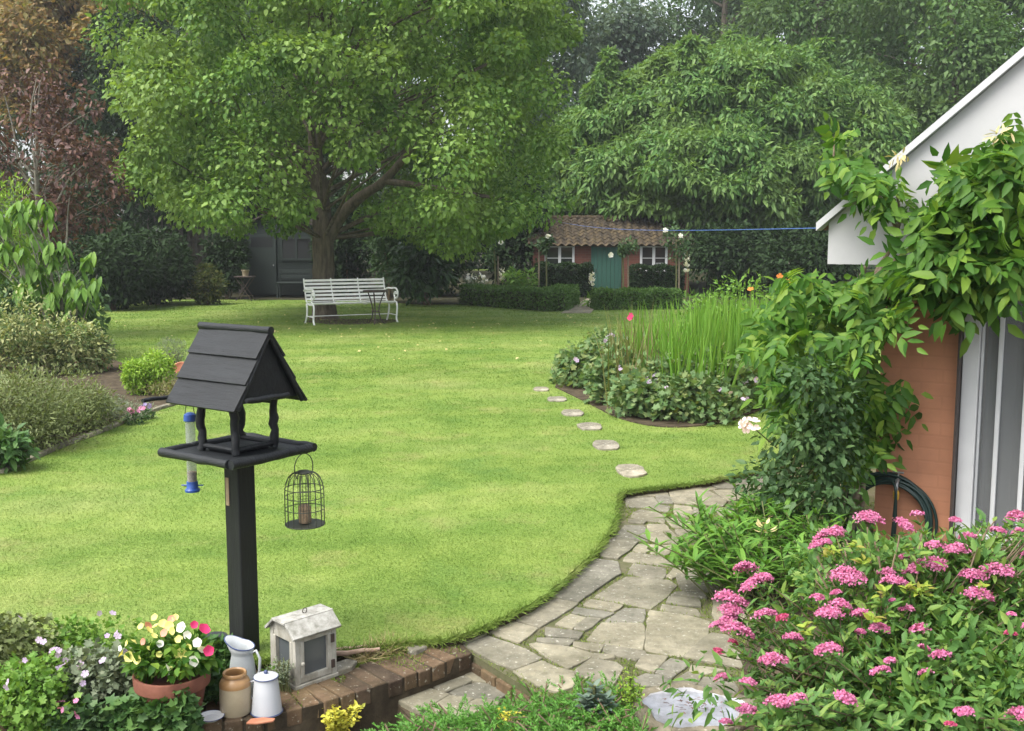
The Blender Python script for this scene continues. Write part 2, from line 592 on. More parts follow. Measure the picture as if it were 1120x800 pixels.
stonemat('rough_stone', (.15, .135, .10), (.26, .235, .18), (.40, .38, .32))
stonemat('pale_stone', (.24, .22, .17), (.36, .335, .275), (.62, .6, .52))
stonemat('weathered_brick', (.11, .068, .045), (.22, .155, .105), (.36, .34, .27), island=.5, dark=(.34, .38, .25))

def brickpaint(name):
    """Brickwork under a thick coat of terracotta masonry paint: relief from the joints, one paint colour."""
    m, n, p, out = newmat(name)
    tc = n.nodes.new('ShaderNodeTexCoord')
    sx = n.nodes.new('ShaderNodeSeparateXYZ'); n.links.new(tc.outputs['Object'], sx.inputs[0])
    ad = n.nodes.new('ShaderNodeMath'); ad.operation = 'ADD'
    n.links.new(sx.outputs[0], ad.inputs[0]); n.links.new(sx.outputs[1], ad.inputs[1])
    cb = n.nodes.new('ShaderNodeCombineXYZ')
    n.links.new(ad.outputs[0], cb.inputs[0]); n.links.new(sx.outputs[2], cb.inputs[1])
    b = n.nodes.new('ShaderNodeTexBrick')
    b.inputs['Scale'].default_value = 1
    b.inputs['Brick Width'].default_value = .225
    b.inputs['Row Height'].default_value = .075
    b.inputs['Mortar Size'].default_value = .007
    b.inputs['Mortar Smooth'].default_value = .35
    b.inputs['Color1'].default_value = (.57, .26, .145, 1)
    b.inputs['Color2'].default_value = (.555, .25, .138, 1)
    b.inputs['Mortar'].default_value = (.535, .242, .133, 1)
    n.links.new(cb.outputs[0], b.inputs['Vector'])
    t = noise(n, 4, 5, .6)
    r = ramp(n, [(.35, (.86, .86, .86)), (.65, (1.06, 1.06, 1.06))])
    n.links.new(t.outputs[0], r.inputs[0])
    c = mixc(n, 1.0, b.outputs['Color'], r.outputs[0], 'MULTIPLY')
    n.links.new(c, p.inputs['Base Color'])
    p.inputs['Roughness'].default_value = .75
    inv = n.nodes.new('ShaderNodeMath'); inv.operation = 'SUBTRACT'; inv.inputs[0].default_value = 1
    n.links.new(b.outputs['Fac'], inv.inputs[1])
    bump(n, p, inv.outputs[0], .2, .003)
brickpaint('painted_brick')

def rawbrick(name):
    m, n, p, out = newmat(name)
    tc = n.nodes.new('ShaderNodeTexCoord')
    sx = n.nodes.new('ShaderNodeSeparateXYZ'); n.links.new(tc.outputs['Object'], sx.inputs[0])
    ad = n.nodes.new('ShaderNodeMath'); ad.operation = 'ADD'
    n.links.new(sx.outputs[0], ad.inputs[0]); n.links.new(sx.outputs[1], ad.inputs[1])
    cb = n.nodes.new('ShaderNodeCombineXYZ')
    n.links.new(ad.outputs[0], cb.inputs[0]); n.links.new(sx.outputs[2], cb.inputs[1])
    b = n.nodes.new('ShaderNodeTexBrick')
    b.inputs['Scale'].default_value = 1
    b.inputs['Brick Width'].default_value = .225
    b.inputs['Row Height'].default_value = .075
    b.inputs['Mortar Size'].default_value = .006
    b.inputs['Color1'].default_value = (.19, .062, .038, 1)
    b.inputs['Color2'].default_value = (.135, .05, .034, 1)
    b.inputs['Mortar'].default_value = (.17, .10, .07, 1)
    n.links.new(cb.outputs[0], b.inputs['Vector'])
    n.links.new(b.outputs['Color'], p.inputs['Base Color'])
    p.inputs['Roughness'].default_value = .9
rawbrick('red_brick')

plain('white_render', (.40, .40, .41), .8, (.45, .45, .455), 2, bmp=.08, bscale=60)
plain('grey_trim', (.42, .43, .44), .6, (.50, .50, .51), 6)
plain('white_frame', (.58, .59, .59), .45, (.64, .65, .65), 5)
plain('old_white_paint', (.20, .185, .14), .85, (.43, .415, .36), 16, bmp=.35, bscale=30, stretch=(1, 1, .4))
plain('lantern_roof', (.20, .195, .165), .9, (.43, .425, .39), 26, bmp=.5, bscale=25)
plain('house_tile', (.20, .10, .065), .9, (.28, .15, .10), 6, bmp=.5)
plain('black_paint', (.0055, .0068, .0082), .5, (.011, .0135, .0155), 16, bmp=.9, bscale=24, stretch=(.16, 1, 1), spec=.38)
plain('black_post', (.007, .0085, .008), .6, (.012, .0135, .013), 12, bmp=.45, bscale=30, stretch=(1, 1, .15), spec=.4)
plain('pale_wood', (.30, .22, .13), .8, (.38, .29, .18), 30)
plain('bench_white', (.86, .87, .86), .4, (.81, .82, .80), 10)
plain('iron_dark', (.035, .028, .026), .6, (.07, .045, .035), 20)
plain('wire', (.055, .06, .045), .55, metallic=.3)
plain('steel', (.35, .35, .34), .45, metallic=.7)
plain('blue_plastic', (.025, .08, .32), .4)
plain('seed', (.18, .12, .07), .9, (.30, .22, .13), 120, bmp=.6, bscale=140)
plain('terracotta', (.36, .135, .07), .8, (.44, .19, .11), 14, bmp=.15, bscale=40)
plain('terracotta_pot', (.13, .042, .024), .8, (.21, .078, .046), 12, bmp=.2, bscale=40)
plain('stoneware', (.44, .37, .25), .4, (.37, .31, .21), 10, bmp=.1, bscale=40)
plain('stoneware_tan', (.30, .17, .07), .28, (.38, .225, .10), 14)
plain('enamel_white', (.45, .46, .48), .25, (.40, .42, .45), 7)
plain('enamel_grey', (.40, .43, .44), .3, (.50, .52, .53), 10)
plain('bowl_sky_tone', (.22, .215, .21), .6, (.44, .445, .48), 11)  # stained bowl; its paleness stands in for sky reflected in the water
plain('enamel_blue', (.05, .07, .16), .3)
plain('black_plastic', (.022, .024, .027), .5)
plain('hose', (.012, .035, .030), .4, spec=.6)
plain('brass_yellow', (.60, .36, .04), .45)
plain('green_paint', (.020, .085, .060), .6, (.028, .105, .075), 20, stretch=(6, 6, .3))
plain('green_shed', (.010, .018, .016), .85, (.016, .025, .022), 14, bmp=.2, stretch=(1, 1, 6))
plain('rope_blue', (.06, .13, .40), .5)
plain('stick', (.26, .17, .12), .85, (.36, .26, .19), 30, bmp=.4)
plain('stake', (.20, .16, .11), .9, (.28, .23, .16), 30)
plain('pantile', (.030, .021, .013), .95, (.075, .054, .024), 5, bmp=.6, bscale=30, island=.4)
plain('fence_wood', (.06, .055, .045), .9, (.11, .10, .08), 10)

def glassmat(name, tint, rough=.08):
    m, n, p, out = newmat(name)
    p.inputs['Base Color'].default_value = (*tint, 1)
    p.inputs['Roughness'].default_value = rough
    p.inputs['Specular IOR Level'].default_value = .6
glassmat('dark_pane', (.02, .022, .024))
glassmat('grey_pane', (.085, .095, .10), .15)
plain('curtain', (.25, .255, .255), .9, (.28, .285, .285), 3, stretch=(30, 30, .1))
def clearmat(name, tint, alpha):
    m, n, p, out = newmat(name)
    t = n.nodes.new('ShaderNodeBsdfTransparent'); t.inputs[0].default_value = (*tint, 1)
    mx = n.nodes.new('ShaderNodeMixShader'); mx.inputs[0].default_value = alpha
    p.inputs['Roughness'].default_value = .05
    p.inputs['Base Color'].default_value = (.55, .56, .56, 1)
    n.links.new(t.outputs[0], mx.inputs[1]); n.links.new(p.outputs[0], mx.inputs[2])
    n.links.new(mx.outputs[0], out.inputs['Surface'])
clearmat('clear_plastic', (.95, .96, .96), .22)
clearmat('window_glass', (.55, .58, .58), .25)
m, n, p, out = newmat('water')
t_ = n.nodes.new('ShaderNodeBsdfTransparent'); t_.inputs[0].default_value = (.86, .88, .90, 1)
p.inputs['Base Color'].default_value = (.02, .02, .02, 1)
p.inputs['Roughness'].default_value = .03
gl_ = n.nodes.new('ShaderNodeBsdfGlossy'); gl_.inputs['Roughness'].default_value = .03
fr_ = n.nodes.new('ShaderNodeFresnel'); fr_.inputs['IOR'].default_value = 1.33
mx_ = n.nodes.new('ShaderNodeMixShader')
n.links.new(fr_.outputs[0], mx_.inputs[0]); n.links.new(t_.outputs[0], mx_.inputs[1]); n.links.new(gl_.outputs[0], mx_.inputs[2])
n.links.new(mx_.outputs[0], out.inputs['Surface'])

M = MATS
# ================================================================== SETTING: ground, lawn, path, wall
def xy(px, py, z):
    v = at(px, py, z)
    return (v.x, v.y)

mb = MB()
mb.add([(-400, -60, -.26), (400, -60, -.26), (400, 700, -.26), (-400, 700, -.26)], [(0, 1, 2, 3)])
tag(mb.build('ground', M['woodland_soil']), kind='structure')

edge_px = [(0, 745), (80, 738), (150, 732), (230, 727), (300, 720), (350, 714), (400, 707), (450, 701), (497, 696), (540, 679), (590, 654), (630, 621), (658, 592), (672, 566), (676, 541), (700, 535), (730, 531.5), (765, 527), (800, 520), (840, 511), (880, 500)]
edge = [Vector((*xy(a, b, 0), 0)) for a, b in edge_px]
edge = [(v.x, v.y) for v in spline(edge, 10)]
edge = [(x + random.uniform(-.006, .006), y + random.uniform(-.006, .006)) for x, y in edge]
lawn_poly = [(-26, 2.6), (-3.4, 3.0)] + edge + [(5.6, 8.75), (60, 8.75), (60, 60), (-60, 60), (-60, 8)]
mb = MB().prism(lawn_poly, -.26, 0)
tag(mb.build('lawn', M['lawn']), kind='structure')
# soil showing at the cut edge of the lawn
mb = MB()
for (x0, y0), (x1, y1) in zip(edge[:-1], edge[1:]):
    d = Vector((x1 - x0, y1 - y0, 0)); nrm = Vector((d.y, -d.x, 0)).normalized()
    mb.add([(x0 + nrm.x * .004, y0 + nrm.y * .004, -.012), (x1 + nrm.x * .004, y1 + nrm.y * .004, -.012),
            (x1 + nrm.x * .03, y1 + nrm.y * .03, -.2), (x0 + nrm.x * .03, y0 + nrm.y * .03, -.2)], [(0, 3, 2, 1)])
tag(mb.build('lawn_edge_soil', M['soil']), kind='structure')

# flagged path: bedding, slabs
ZP = -.04
corner, nose_end = xy(512, 711, ZP), xy(640, 789, ZP)
i0 = min(range(len(edge)), key=lambda i: (edge[i][0] - xy(497, 696, 0)[0]) ** 2 + (edge[i][1] - xy(497, 696, 0)[1]) ** 2)
bed_poly = [corner] + [(x + .01, y - .01) for x, y in edge[i0:]] + [(5.5, 8.6), (5.5, 1.4), (.9, 1.4), (.55, 3.2), nose_end]
tag(MB().prism(bed_poly, -.255, ZP - .009).build('path_bedding', M['joint']), kind='structure')

Z1, Z2, Z3 = (660, 500, 5.717), (560, 580, 4.0), (420, 660, 4.667)
SL = [
 (Z1, [(100, 225), (205, 215), (210, 245), (130, 250)]), (Z1, [(212, 215), (390, 208), (402, 232), (215, 247)]),
 (Z1, [(140, 255), (310, 247), (345, 292), (410, 302), (398, 340), (240, 312), (155, 310)]),
 (Z1, [(325, 240), (402, 237), (433, 268), (430, 290), (352, 286)]),
 (Z1, [(412, 214), (590, 180), (770, 275), (745, 305), (445, 287)]), (Z1, [(610, 178), (650, 170), (703, 194), (640, 204)]),
 (Z1, [(662, 165), (850, 127), (890, 160), (858, 194), (720, 194)]), (Z1, [(860, 122), (1000, 105), (1080, 190), (900, 165)]),
 (Z1, [(692, 208), (840, 200), (880, 250), (792, 273)]), (Z1, [(880, 175), (1080, 200), (1100, 290), (900, 250)]),
 (Z1, [(190, 340), (240, 325), (370, 350), (380, 410), (182, 380)]), (Z1, [(442, 300), (547, 312), (555, 345), (535, 380), (450, 355)]),
 (Z1, [(567, 317), (690, 322), (640, 380), (562, 360)]), (Z1, [(702, 322), (800, 312), (860, 350), (742, 370)]),
 (Z1, [(160, 388), (268, 398), (250, 413), (160, 407)]), (Z1, [(140, 422), (250, 427), (265, 442), (298, 500), (280, 520), (75, 500)]),
 (Z1, [(275, 417), (390, 417), (440, 480), (520, 500), (518, 543), (304, 523)]), (Z1, [(387, 382), (540, 397), (548, 438), (442, 438)]),
 (Z1, [(452, 452), (600, 457), (600, 498), (472, 490)]), (Z1, [(0, 515), (70, 506), (215, 532), (92, 632), (-20, 620)]),
 (Z1, [(222, 542), (325, 547), (265, 593), (187, 583)]), (Z1, [(347, 552), (428, 547), (422, 580), (390, 610), (292, 598)]),
 (Z1, [(172, 592), (265, 604), (468, 640), (430, 678), (127, 645)]), (Z1, [(192, 662), (383, 692), (378, 748), (355, 763), (157, 725)]),
 (Z1, [(442, 562), (560, 562), (600, 638), (504, 636)]), (Z1, [(512, 642), (610, 642), (560, 708), (430, 757), (397, 740)]),
 (Z2, [(342, 124), (460, 140), (475, 190), (422, 216), (292, 313), (167, 290), (270, 205)]), (Z2, [(-20, 379), (172, 299), (288, 319), (122, 421)]),
 (Z3, [(502, 130), (625, 86), (778, 126), (690, 198)]), (Z3, [(355, 190), (480, 141), (518, 158), (395, 204)]), (Z3, [(402, 208), (530, 162), (598, 185), (465, 230)]),
 (Z3, [(458, 238), (600, 191), (720, 236), (798, 280), (660, 334)]), (Z3, [(668, 340), (808, 291), (878, 325), (740, 384)]), (Z3, [(745, 390), (890, 331), (960, 351), (980, 420), (880, 450), (790, 420)]),
 (Z2, [(77, 497), (110, 492), (260, 512), (358, 540), (240, 603)]), (Z2, [(152, 427), (308, 450), (290, 473), (152, 460)]), (Z2, [(117, 472), (268, 480), (245, 503), (112, 485)]),
 (Z2, [(260, 367), (192, 410), (260, 428), (318, 381)]), (Z2, [(330, 382), (393, 386), (320, 438), (272, 430)]), (Z2, [(282, 337), (442, 360), (400, 379), (267, 360)]),
 (Z2, [(352, 302), (478, 326), (445, 353), (312, 326)]), (Z2, [(500, 202), (688, 216), (718, 240), (650, 308), (610, 338), (362, 290)]), (Z2, [(497, 337), (578, 342), (568, 399), (402, 399)]),
 (Z2, [(395, 403), (574, 407), (571, 518), (332, 478)]), (Z2, [(602, 347), (770, 371), (868, 396), (850, 448), (745, 547), (587, 520)]), (Z2, [(872, 451), (960, 461), (1010, 600), (753, 550)]),
 (Z2, [(662, 322), (800, 342), (820, 372), (652, 345)]), (Z2, [(692, 291), (810, 302), (820, 332), (682, 315)]), (Z2, [(722, 271), (830, 272), (850, 294), (702, 285)]),
 (Z2, [(272, 489), (398, 500), (380, 528), (272, 508)]), (Z2, [(412, 501), (573, 526), (588, 545), (540, 563), (402, 530)]), (Z2, [(362, 541), (440, 546), (448, 558), (354, 560)]),
 (Z2, [(352, 563), (455, 576), (480, 600), (440, 678), (272, 620)]), (Z2, [(592, 546), (678, 551), (620, 618), (542, 590)]), (Z2, [(692, 561), (770, 580), (700, 638), (632, 620)]),
 (Z2, [(590, 627), (693, 645), (670, 678), (500, 670)]), (Z2, [(772, 620), (828, 635), (790, 688), (692, 678)]), (Z2, [(790, 587), (930, 606), (850, 623), (782, 610)]), (Z2, [(842, 640), (960, 650), (1000, 720), (802, 690)]),
 (Z2, [(720, 190), (800, 182), (870, 192), (920, 262), (744, 263)]), (Z2, [(880, 300), (1000, 330), (1040, 440), (890, 395)]), (Z2, [(880, 200), (1000, 240), (1050, 320), (900, 290)]),
]
def slab(mb, poly, ztop, thick=.035, shrink=-.011, jit=.0035):
    c = Vector((sum(p[0] for p in poly) / len(poly), sum(p[1] for p in poly) / len(poly)))
    pts = []
    n = len(poly)
    for i in range(n):
        a, b = Vector(poly[i]), Vector(poly[(i + 1) % n])
        k = max(1, int((b - a).length / .045))
        for j in range(k):
            q = a.lerp(b, j / k)
            q = q + (c - q).normalized() * (shrink + (0.003 if j == 0 else 0))
            pts.append((q.x + random.uniform(-jit, jit), q.y + random.uniform(-jit, jit)))
    mb.prism(pts, ztop - thick, ztop)
mb = MB()
slab_polys = []
for (ox, oy, s), pl in SL:
    q = [xy(ox + a / s, oy + b / s, ZP) for a, b in pl]
    slab_polys.append(q)
    slab(mb, q, ZP + random.uniform(-.004, .004))
tag(mb.build('paved_path', M['flagstone'], bevel=.004), kind='structure')

# step slabs below the path, and the brick risers
ZS = -.118
mb = MB()
for pl in ([(240, 407), (400, 357), (448, 385), (310, 448)], [(403, 350), (470, 330), (600, 398), (460, 392)], [(62, 480), (230, 427), (258, 440), (87, 493)],
           [(92, 500), (250, 443), (328, 465), (190, 543)], [(200, 558), (332, 470), (460, 482), (262, 590)], [(335, 452), (470, 400), (640, 430), (580, 490), (400, 470)], [(270, 600), (470, 490), (590, 500), (480, 640)]):
    slab(mb, [xy(420 + a / 4.667, 660 + b / 4.667, ZS) for a, b in pl], ZS + random.uniform(-.003, .003))
tag(mb.build('step_slabs', M['flagstone'], bevel=.006), kind='structure')
sp = [xy(431, 762, ZS), xy(519, 729, ZS), xy(590, 757, ZS), xy(700, 815, ZS), xy(520, 850, ZS)]
tag(MB().prism(sp, -.257, ZS - .02).build('step_bedding', M['soil']), kind='structure')
mb = MB()
a, b = Vector((*xy(515, 713, ZP), 0)), Vector((*xy(645, 792, ZP), 0))
d = (b - a); k = int(d.length / .112)
for i in range(k):
    q = a + d * ((i + .5) / k) + Vector((random.uniform(-.003, .003), .03, 0))
    mb.box((q.x, q.y, -.117), (d.length / k - .008, .06, .075), Matrix.Rotation(math.atan2(d.y, d.x), 3, 'Z'))
tag(mb.build('step_riser', M['weathered_brick'], bevel=.006), kind='structure')

# soil strip between lawn and wall, then the wall itself
wf = [Vector((*xy(a, b, -.03), 0)) for a, b in [(516, 713), (480, 726), (439, 741), (390, 756.5), (342, 771), (270, 786), (180, 795), (90, 799), (0, 802), (-140, 806)]]
wfs = spline(wf, 14)
strip = [(v.x, v.y) for v in wfs[::7]] + [(-2.9, 3.2)] + [(x, y - .002) for x, y in edge[:i0 + 4]][:1] + [(x + .012, y - .012) for x, y in edge[4:i0 + 4:5]] + [xy(500, 699, -.03)]
tag(MB().prism(strip, -.25, -.035).build('soil_strip', M['soil']), kind='structure')
wall = empty('brick_wall', (wfs[20].x, wfs[20].y, -.26), 'low weathered red brick garden wall below the pots and lantern', 'wall')
L = [0]
for p, q in zip(wfs[:-1], wfs[1:]): L.append(L[-1] + (q - p).length)
def on_wall(s):
    for i in range(len(L) - 1):
        if L[i + 1] >= s:
            t = (s - L[i]) / (L[i + 1] - L[i])
            return wfs[i].lerp(wfs[i + 1], t), (wfs[i + 1] - wfs[i]).normalized()
    return wfs[-1], (wfs[-1] - wfs[-2]).normalized()
cop, bod = MB(), MB()
s = .04
while s < L[-1]:
    p, t = on_wall(s); nn = Vector((t.y, -t.x, 0))
    if nn.y < 0: nn = -nn
    ln = .215 + random.uniform(-.012, .012)
    c = p + nn * (ln / 2 + random.uniform(-.008, .004))
    cop.box((c.x, c.y, -.0625 + random.uniform(-.004, .004)), (.064 + random.uniform(-.004, .003), ln, .066),
            Matrix.Rotation(math.atan2(t.y, t.x) + random.uniform(-.03, .03), 3, 'Z') @ Matrix.Rotation(random.uniform(-.03, .03), 3, 'X'))
    s += .073
for r_ in range(2):
    s = .11 + .11 * r_
    while s < L[-1]:
        p, t = on_wall(s); nn = Vector((t.y, -t.x, 0))
        if nn.y < 0: nn = -nn
        c = p + nn * (.065 + random.uniform(-.004, .004))
        bod.box((c.x, c.y, -.136 - .076 * r_), (.212, .10, .066), Matrix.Rotation(math.atan2(t.y, t.x) + random.uniform(-.01, .01), 3, 'Z'))
        s += .222
core = [(v.x, v.y + .045) for v in wfs[::5]] + [(v.x, v.y + .17) for v in reversed(wfs[::5])]
bod.prism(core, -.26, -.09)
cop.build('coping', M['weathered_brick'], wall, bevel=.006)
bod.build('wall_body', M['weathered_brick'], wall, bevel=.006)

# beds: a bed round the spiraea, the iris bed, the left border, the woodland floor
def sheet(name, poly, z0, z1, mat):
    return tag(MB().prism(poly, z0, z1).build(name, M[mat]), kind='structure')
def pxpoly(pts, z, k=5):
    v = [Vector((*xy(a, b, z), 0)) for a, b in pts]
    return [(p.x, p.y) for p in spline(v + [v[0]], k)][:-1]
sheet('spiraea_bed', [xy(820, 690, ZP), xy(850, 625, ZP), xy(830, 575, ZP), (1.9, 6.0), (2.2, 5.9), (5.4, 5.9), (5.4, 1.5), (.95, 1.5), xy(800, 800, ZP)], -.25, ZP + .012, 'soil')
sheet('juniper_bed', [xy(640, 789, ZP), xy(560, 775, -.12), xy(430, 812, -.2), (-.8, 3.0), (-.6, 1.6), (.85, 1.6), (.5, 3.3)], -.258, -.17, 'soil')
iris_px = [(607, 424), (640, 440), (680, 459), (730, 468), (790, 463), (835, 448), (880, 430), (900, 380), (860, 360), (790, 355), (720, 368), (665, 384), (622, 402)]
sheet('iris_bed', pxpoly(iris_px, 0), -.02, .012, 'soil')
left_px = [(-60, 540), (0, 516), (60, 490), (110, 471), (165, 449), (205, 437), (224, 424), (216, 404), (180, 400), (140, 400), (112, 385), (96, 362), (80, 345), (-60, 345), (-300, 380), (-300, 560)]
sheet('left_border', pxpoly(left_px, 0, 3), -.02, .014, 'soil')
wood = [(-60, 58), (60, 58), (60, 25.5), (5.5, 25.5), (1.3, 26.4), (-1.3, 27.6), (-2.4, 27.6), (-4.5, 29.5), (-9, 30), (-12.5, 29), (-13, 24), (-14, 22), (-60, 21)]
sheet('woodland_floor', wood, -.02, .012, 'woodland_soil')
sheet('bare_earth', [(x + .06 * math.sin(x * 9), y) for x, y in [(-3.35 + 1.0 * math.cos(a) * .95, 21.9 + .75 * math.sin(a) * (1 + .12 * math.sin(3 * a))) for a in np.linspace(0, 2 * math.pi, 40)[:-1]]], -.02, .006, 'soil')
slabpath = [xy(613, 343, 0), xy(646, 343, 0), xy(662, 324, 0), xy(648, 324, 0)]
sheet('brick_path', slabpath, -.02, .016, 'flagstone')

# grass blades on the lawn (short mown), thinner with distance
keep_off = [pxpoly(iris_px, 0), pxpoly(left_px, 0, 3)]
stones_px = [(690, 516, 17, 7), (663, 488, 16, 5.5), (645, 467.5, 14, 4), (626, 452.5, 13, 3.6), (609, 437.5, 11, 2.6), (592, 426.5, 9, 2.2)]
lb = LB()
lp = np.array([(-26, 2.6), (-3.4, 3.0)] + edge[::4] + [(5.6, 8.75), (14, 8.75), (14, 30), (-26, 30)])
for (y0, y1, x0, x1, N, h, wd) in ((3.3, 6, -2.9, 1.4, 150000, .0115, .0028), (6, 9, -4.6, 3, 130000, .0135, .0036), (9, 14, -6.5, 4.5, 120000, .017, .0055), (13, 22, -9, 6, 90000, .021, .009), (20, 29.5, -12, 8, 45000, .024, .016)):
    P = np.stack([x0 + (x1 - x0) * rng.random(N), y0 + (y1 - y0) * rng.random(N) + rng.normal(size=N) * .04 * y0], 1)
    ok = inpoly(P, [tuple(q) for q in lp])
    for ko in keep_off: ok &= ~inpoly(P, ko)
    for (a, b, rx, ry) in stones_px:
        c = at(a, b, 0); ax = rx / F * c.y; 
        ok &= ((P[:, 0] - c.x) ** 2 + (P[:, 1] - c.y) ** 2) > (ax * .85) ** 2
    P = P[ok]; n_ = len(P)
    d = rng.normal(size=(n_, 3)) * .8; d[:, 2] = 1
    lb.add(T_GRASS, np.column_stack([P, np.zeros(n_) - .002]), d, rng.normal(size=(n_, 3)), h * (.6 + .8 * rng.random(n_)), wd, rng.random(n_) * .3)
# longer tufts hanging over the cut edge
E = np.array(edge[10:]); idx = rng.integers(0, len(E) - 1, 9000); tt = rng.random((9000, 1))
P = E[idx] * (1 - tt) + E[idx + 1] * tt
d = rng.normal(size=(9000, 3)) * .6; tv = E[idx + 1] - E[idx]; tv /= np.linalg.norm(tv, axis=1, keepdims=True)
d[:, 0] += tv[:, 1] * .7; d[:, 1] -= tv[:, 0] * .7; d[:, 2] = .35 * rng.random(9000) + .05
lb.add(T_GRASS, np.column_stack([P + rng.normal(size=(9000, 2)) * .012, np.zeros(9000) - .008]), d, rng.normal(size=(9000, 3)), .02 + .03 * rng.random(9000), .005, .5)
tag(lb.build('grass', M['lawn_blades']), kind='stuff')

# moss and small weeds in the joints of the paving
N = 110000
lo, hi = np.array([-.4, 3.4]), np.array([2.6, 8.4])
P = lo + (hi - lo) * rng.random((N, 2))
ok = inpoly(P, bed_poly)
for q in slab_polys: ok &= ~inpoly(P, q)
ph = np.sin(P[:, 0] * 7 + 2 * np.sin(P[:, 1] * 5)) + np.sin(P[:, 1] * 6.3 + P[:, 0] * 3.1)
ok &= (ph > -1.2) & (P[:, 1] < 6.9)
P = P[ok]; n_ = len(P)
lb = LB()
d = rng.normal(size=(n_, 3)) * .8; d[:, 2] = .8
lb.add(T_GRASS, np.column_stack([P, np.full(n_, ZP - .012)]), d, rng.normal(size=(n_, 3)), .008 + .016 * rng.random(n_), .006, .3)
tag(lb.build('moss', M['moss']), kind='stuff')

# stepping stones across the lawn
names = ['palest squarish stepping stone set in the lawn beside the flagged path corner', 'rounded stepping stone in the lawn, second from the flagged path',
         'oval stepping stone in the lawn, third from the flagged path', 'stepping stone beside the left end of the geranium mound, fourth from the path',
         'small stepping stone half in grass by the tip of the geranium mound', 'smallest and farthest stepping stone, out beyond the geranium mound']
for (a, b, rx, ry), lab in zip(stones_px, names):
    c = at(a, b, 0)
    Y = c.y
    wx = rx / F * (Y * cP + EYE * sP)
    hy = max(.12, (at(a, b - ry, 0).y - at(a, b + ry, 0).y) / 2)
    pts = []
    for k in range(14):
        an = 2 * math.pi * k / 14
        rr = (abs(math.cos(an)) ** 3.2 + abs(math.sin(an)) ** 3.2) ** (-1 / 3.2) * random.uniform(.9, 1.05)
        pts.append((c.x + wx * rr * math.cos(an) * .95, c.y + hy * rr * math.sin(an) * .95))
    mb = MB().prism([(x - c.x, y - c.y) for x, y in pts], -.02, .016)
    o = mb.build('stepping_stone', M['pale_stone'], bevel=.006)
    o.location = (c.x, c.y, 0)
    tag(o, lab, 'stepping stone', 'stepping stones across the lawn')
# ================================================================== BUILT THINGS
def rotz(a): return Matrix.Rotation(a, 3, 'Z')

# ---- bird table -------------------------------------------------------------
bt = at(268, 713, 0); bt.z = -.04
BT_ROT = R(-35.5)
t = empty('bird_table', bt, 'black painted wooden bird table with a pitched board roof on a square post', 'bird table', rotz=BT_ROT)
ex, ey = rotz(BT_ROT) @ Vector((1, 0, 0)), rotz(BT_ROT) @ Vector((0, 1, 0))
def bw(x, y, z): return bt + ex * x + ey * y + Vector((0, 0, z - bt.z))      # bird table frame -> world (z is height over the lawn)
ZO = -bt.z
def lz(z): return z + ZO
MB().box((0, 0, lz(.405)), (.088, .088, .93)).build('post', M['black_post'], t, bevel=.006, local=True)
MB().box((-.046, .004 - .02, lz(.685)), (.003, .024, .125)).build('label_plate', M['pale_wood'], t, local=True) if False else None
mb = MB(); mb.box((.004, -.0455, lz(.685)), (.019, .004, .115)); 
mb.build('wood_strip', M['pale_wood'], t, bevel=.001, local=True).location = (-.026, 0, 0)
S = .211
pf = MB().box((0, 0, lz(.848)), (2 * S - .01, 2 * S - .01, .016)).build('platform', M['black_paint'], t, bevel=.003, local=True)
for a, b in (((-S, -S), (S, -S)), ((S, -S), (S, S)), ((S, S), (-S, S)), ((-S, S), (-S, -S))):
    A, B = Vector((*a, lz(.853))), Vector((*b, lz(.853)))
    dd = (B - A).normalized()
    pts = [A.lerp(B, k / 9) + Vector((random.uniform(-.002, .002), random.uniform(-.002, .002), random.uniform(-.002, .002))) for k in range(10)]
    pts[0] = A - dd * .004; pts[-1] = B - dd * .018
    MB().tube(pts, [.018 + random.uniform(-.0015, .0015) for _ in pts], 12).build('edge_log', M['black_paint'], pf, smooth=True, local=True)
tray = MB().box((0, 0, lz(.866)), (.17, .17, .018)).build('feeding_tray', M['black_paint'], t, bevel=.003, local=True)
for a, b in (((-.1, -.1), (.1, -.1)), ((.1, -.1), (.1, .1)), ((.1, .1), (-.1, .1)), ((-.1, .1), (-.1, -.1))):
    MB().tube([(*a, lz(.878)), (*b, lz(.878))], .011, 8).build('tray_rail', M['black_paint'], tray, smooth=True, local=True)
for a, b in (((-.1, .1), (.1, .1)), ((-.1, -.1), (-.1, .1))):
    MB().tube([(*a, lz(1.045)), (*b, lz(1.045))], .007, 8).build('upper_rail', M['black_paint'], t, smooth=True, local=True)
for sx in (-1, 1):
    for sy in (-1, 1):
        pts = [(sx * .1 + random.uniform(-.006, .006), sy * .1 + random.uniform(-.006, .006), lz(.86 + .024 * k)) for k in range(10)]
        MB().tube(pts, [.0165 + random.uniform(-.002, .003) for _ in pts], 10).build('corner_post', M['black_paint'], t, smooth=True, local=True)
ZR, ZE, HW, HL = 1.340, 1.052, .172, .208
slope = math.hypot(HW, ZR - ZE); ang = math.atan2(ZR - ZE, HW)
roof = MB()
for sy in (-1, 1):
    rm = Matrix.Rotation(sy * -ang, 3, 'X')
    dn = Vector((0, sy * HW, ZE - ZR)).normalized(); nn = Vector((0, sy * (ZR - ZE), HW)).normalized()
    for k in range(3):
        c = Vector((0, 0, lz(ZR))) + dn * (slope * (k + .5) / 3) + nn * (.006 + .003 * k * 0)
        tilt = Matrix.Rotation(sy * .085, 3, 'X') @ Matrix.Rotation(random.uniform(-.006, .006), 3, 'Z')
        roof.box(c, (2 * HL - .004 * (k % 2), slope / 3 + .018, .011), (tilt @ rm))
roof_o = roof.build('roof', M['black_paint'], t, bevel=.002, local=True)
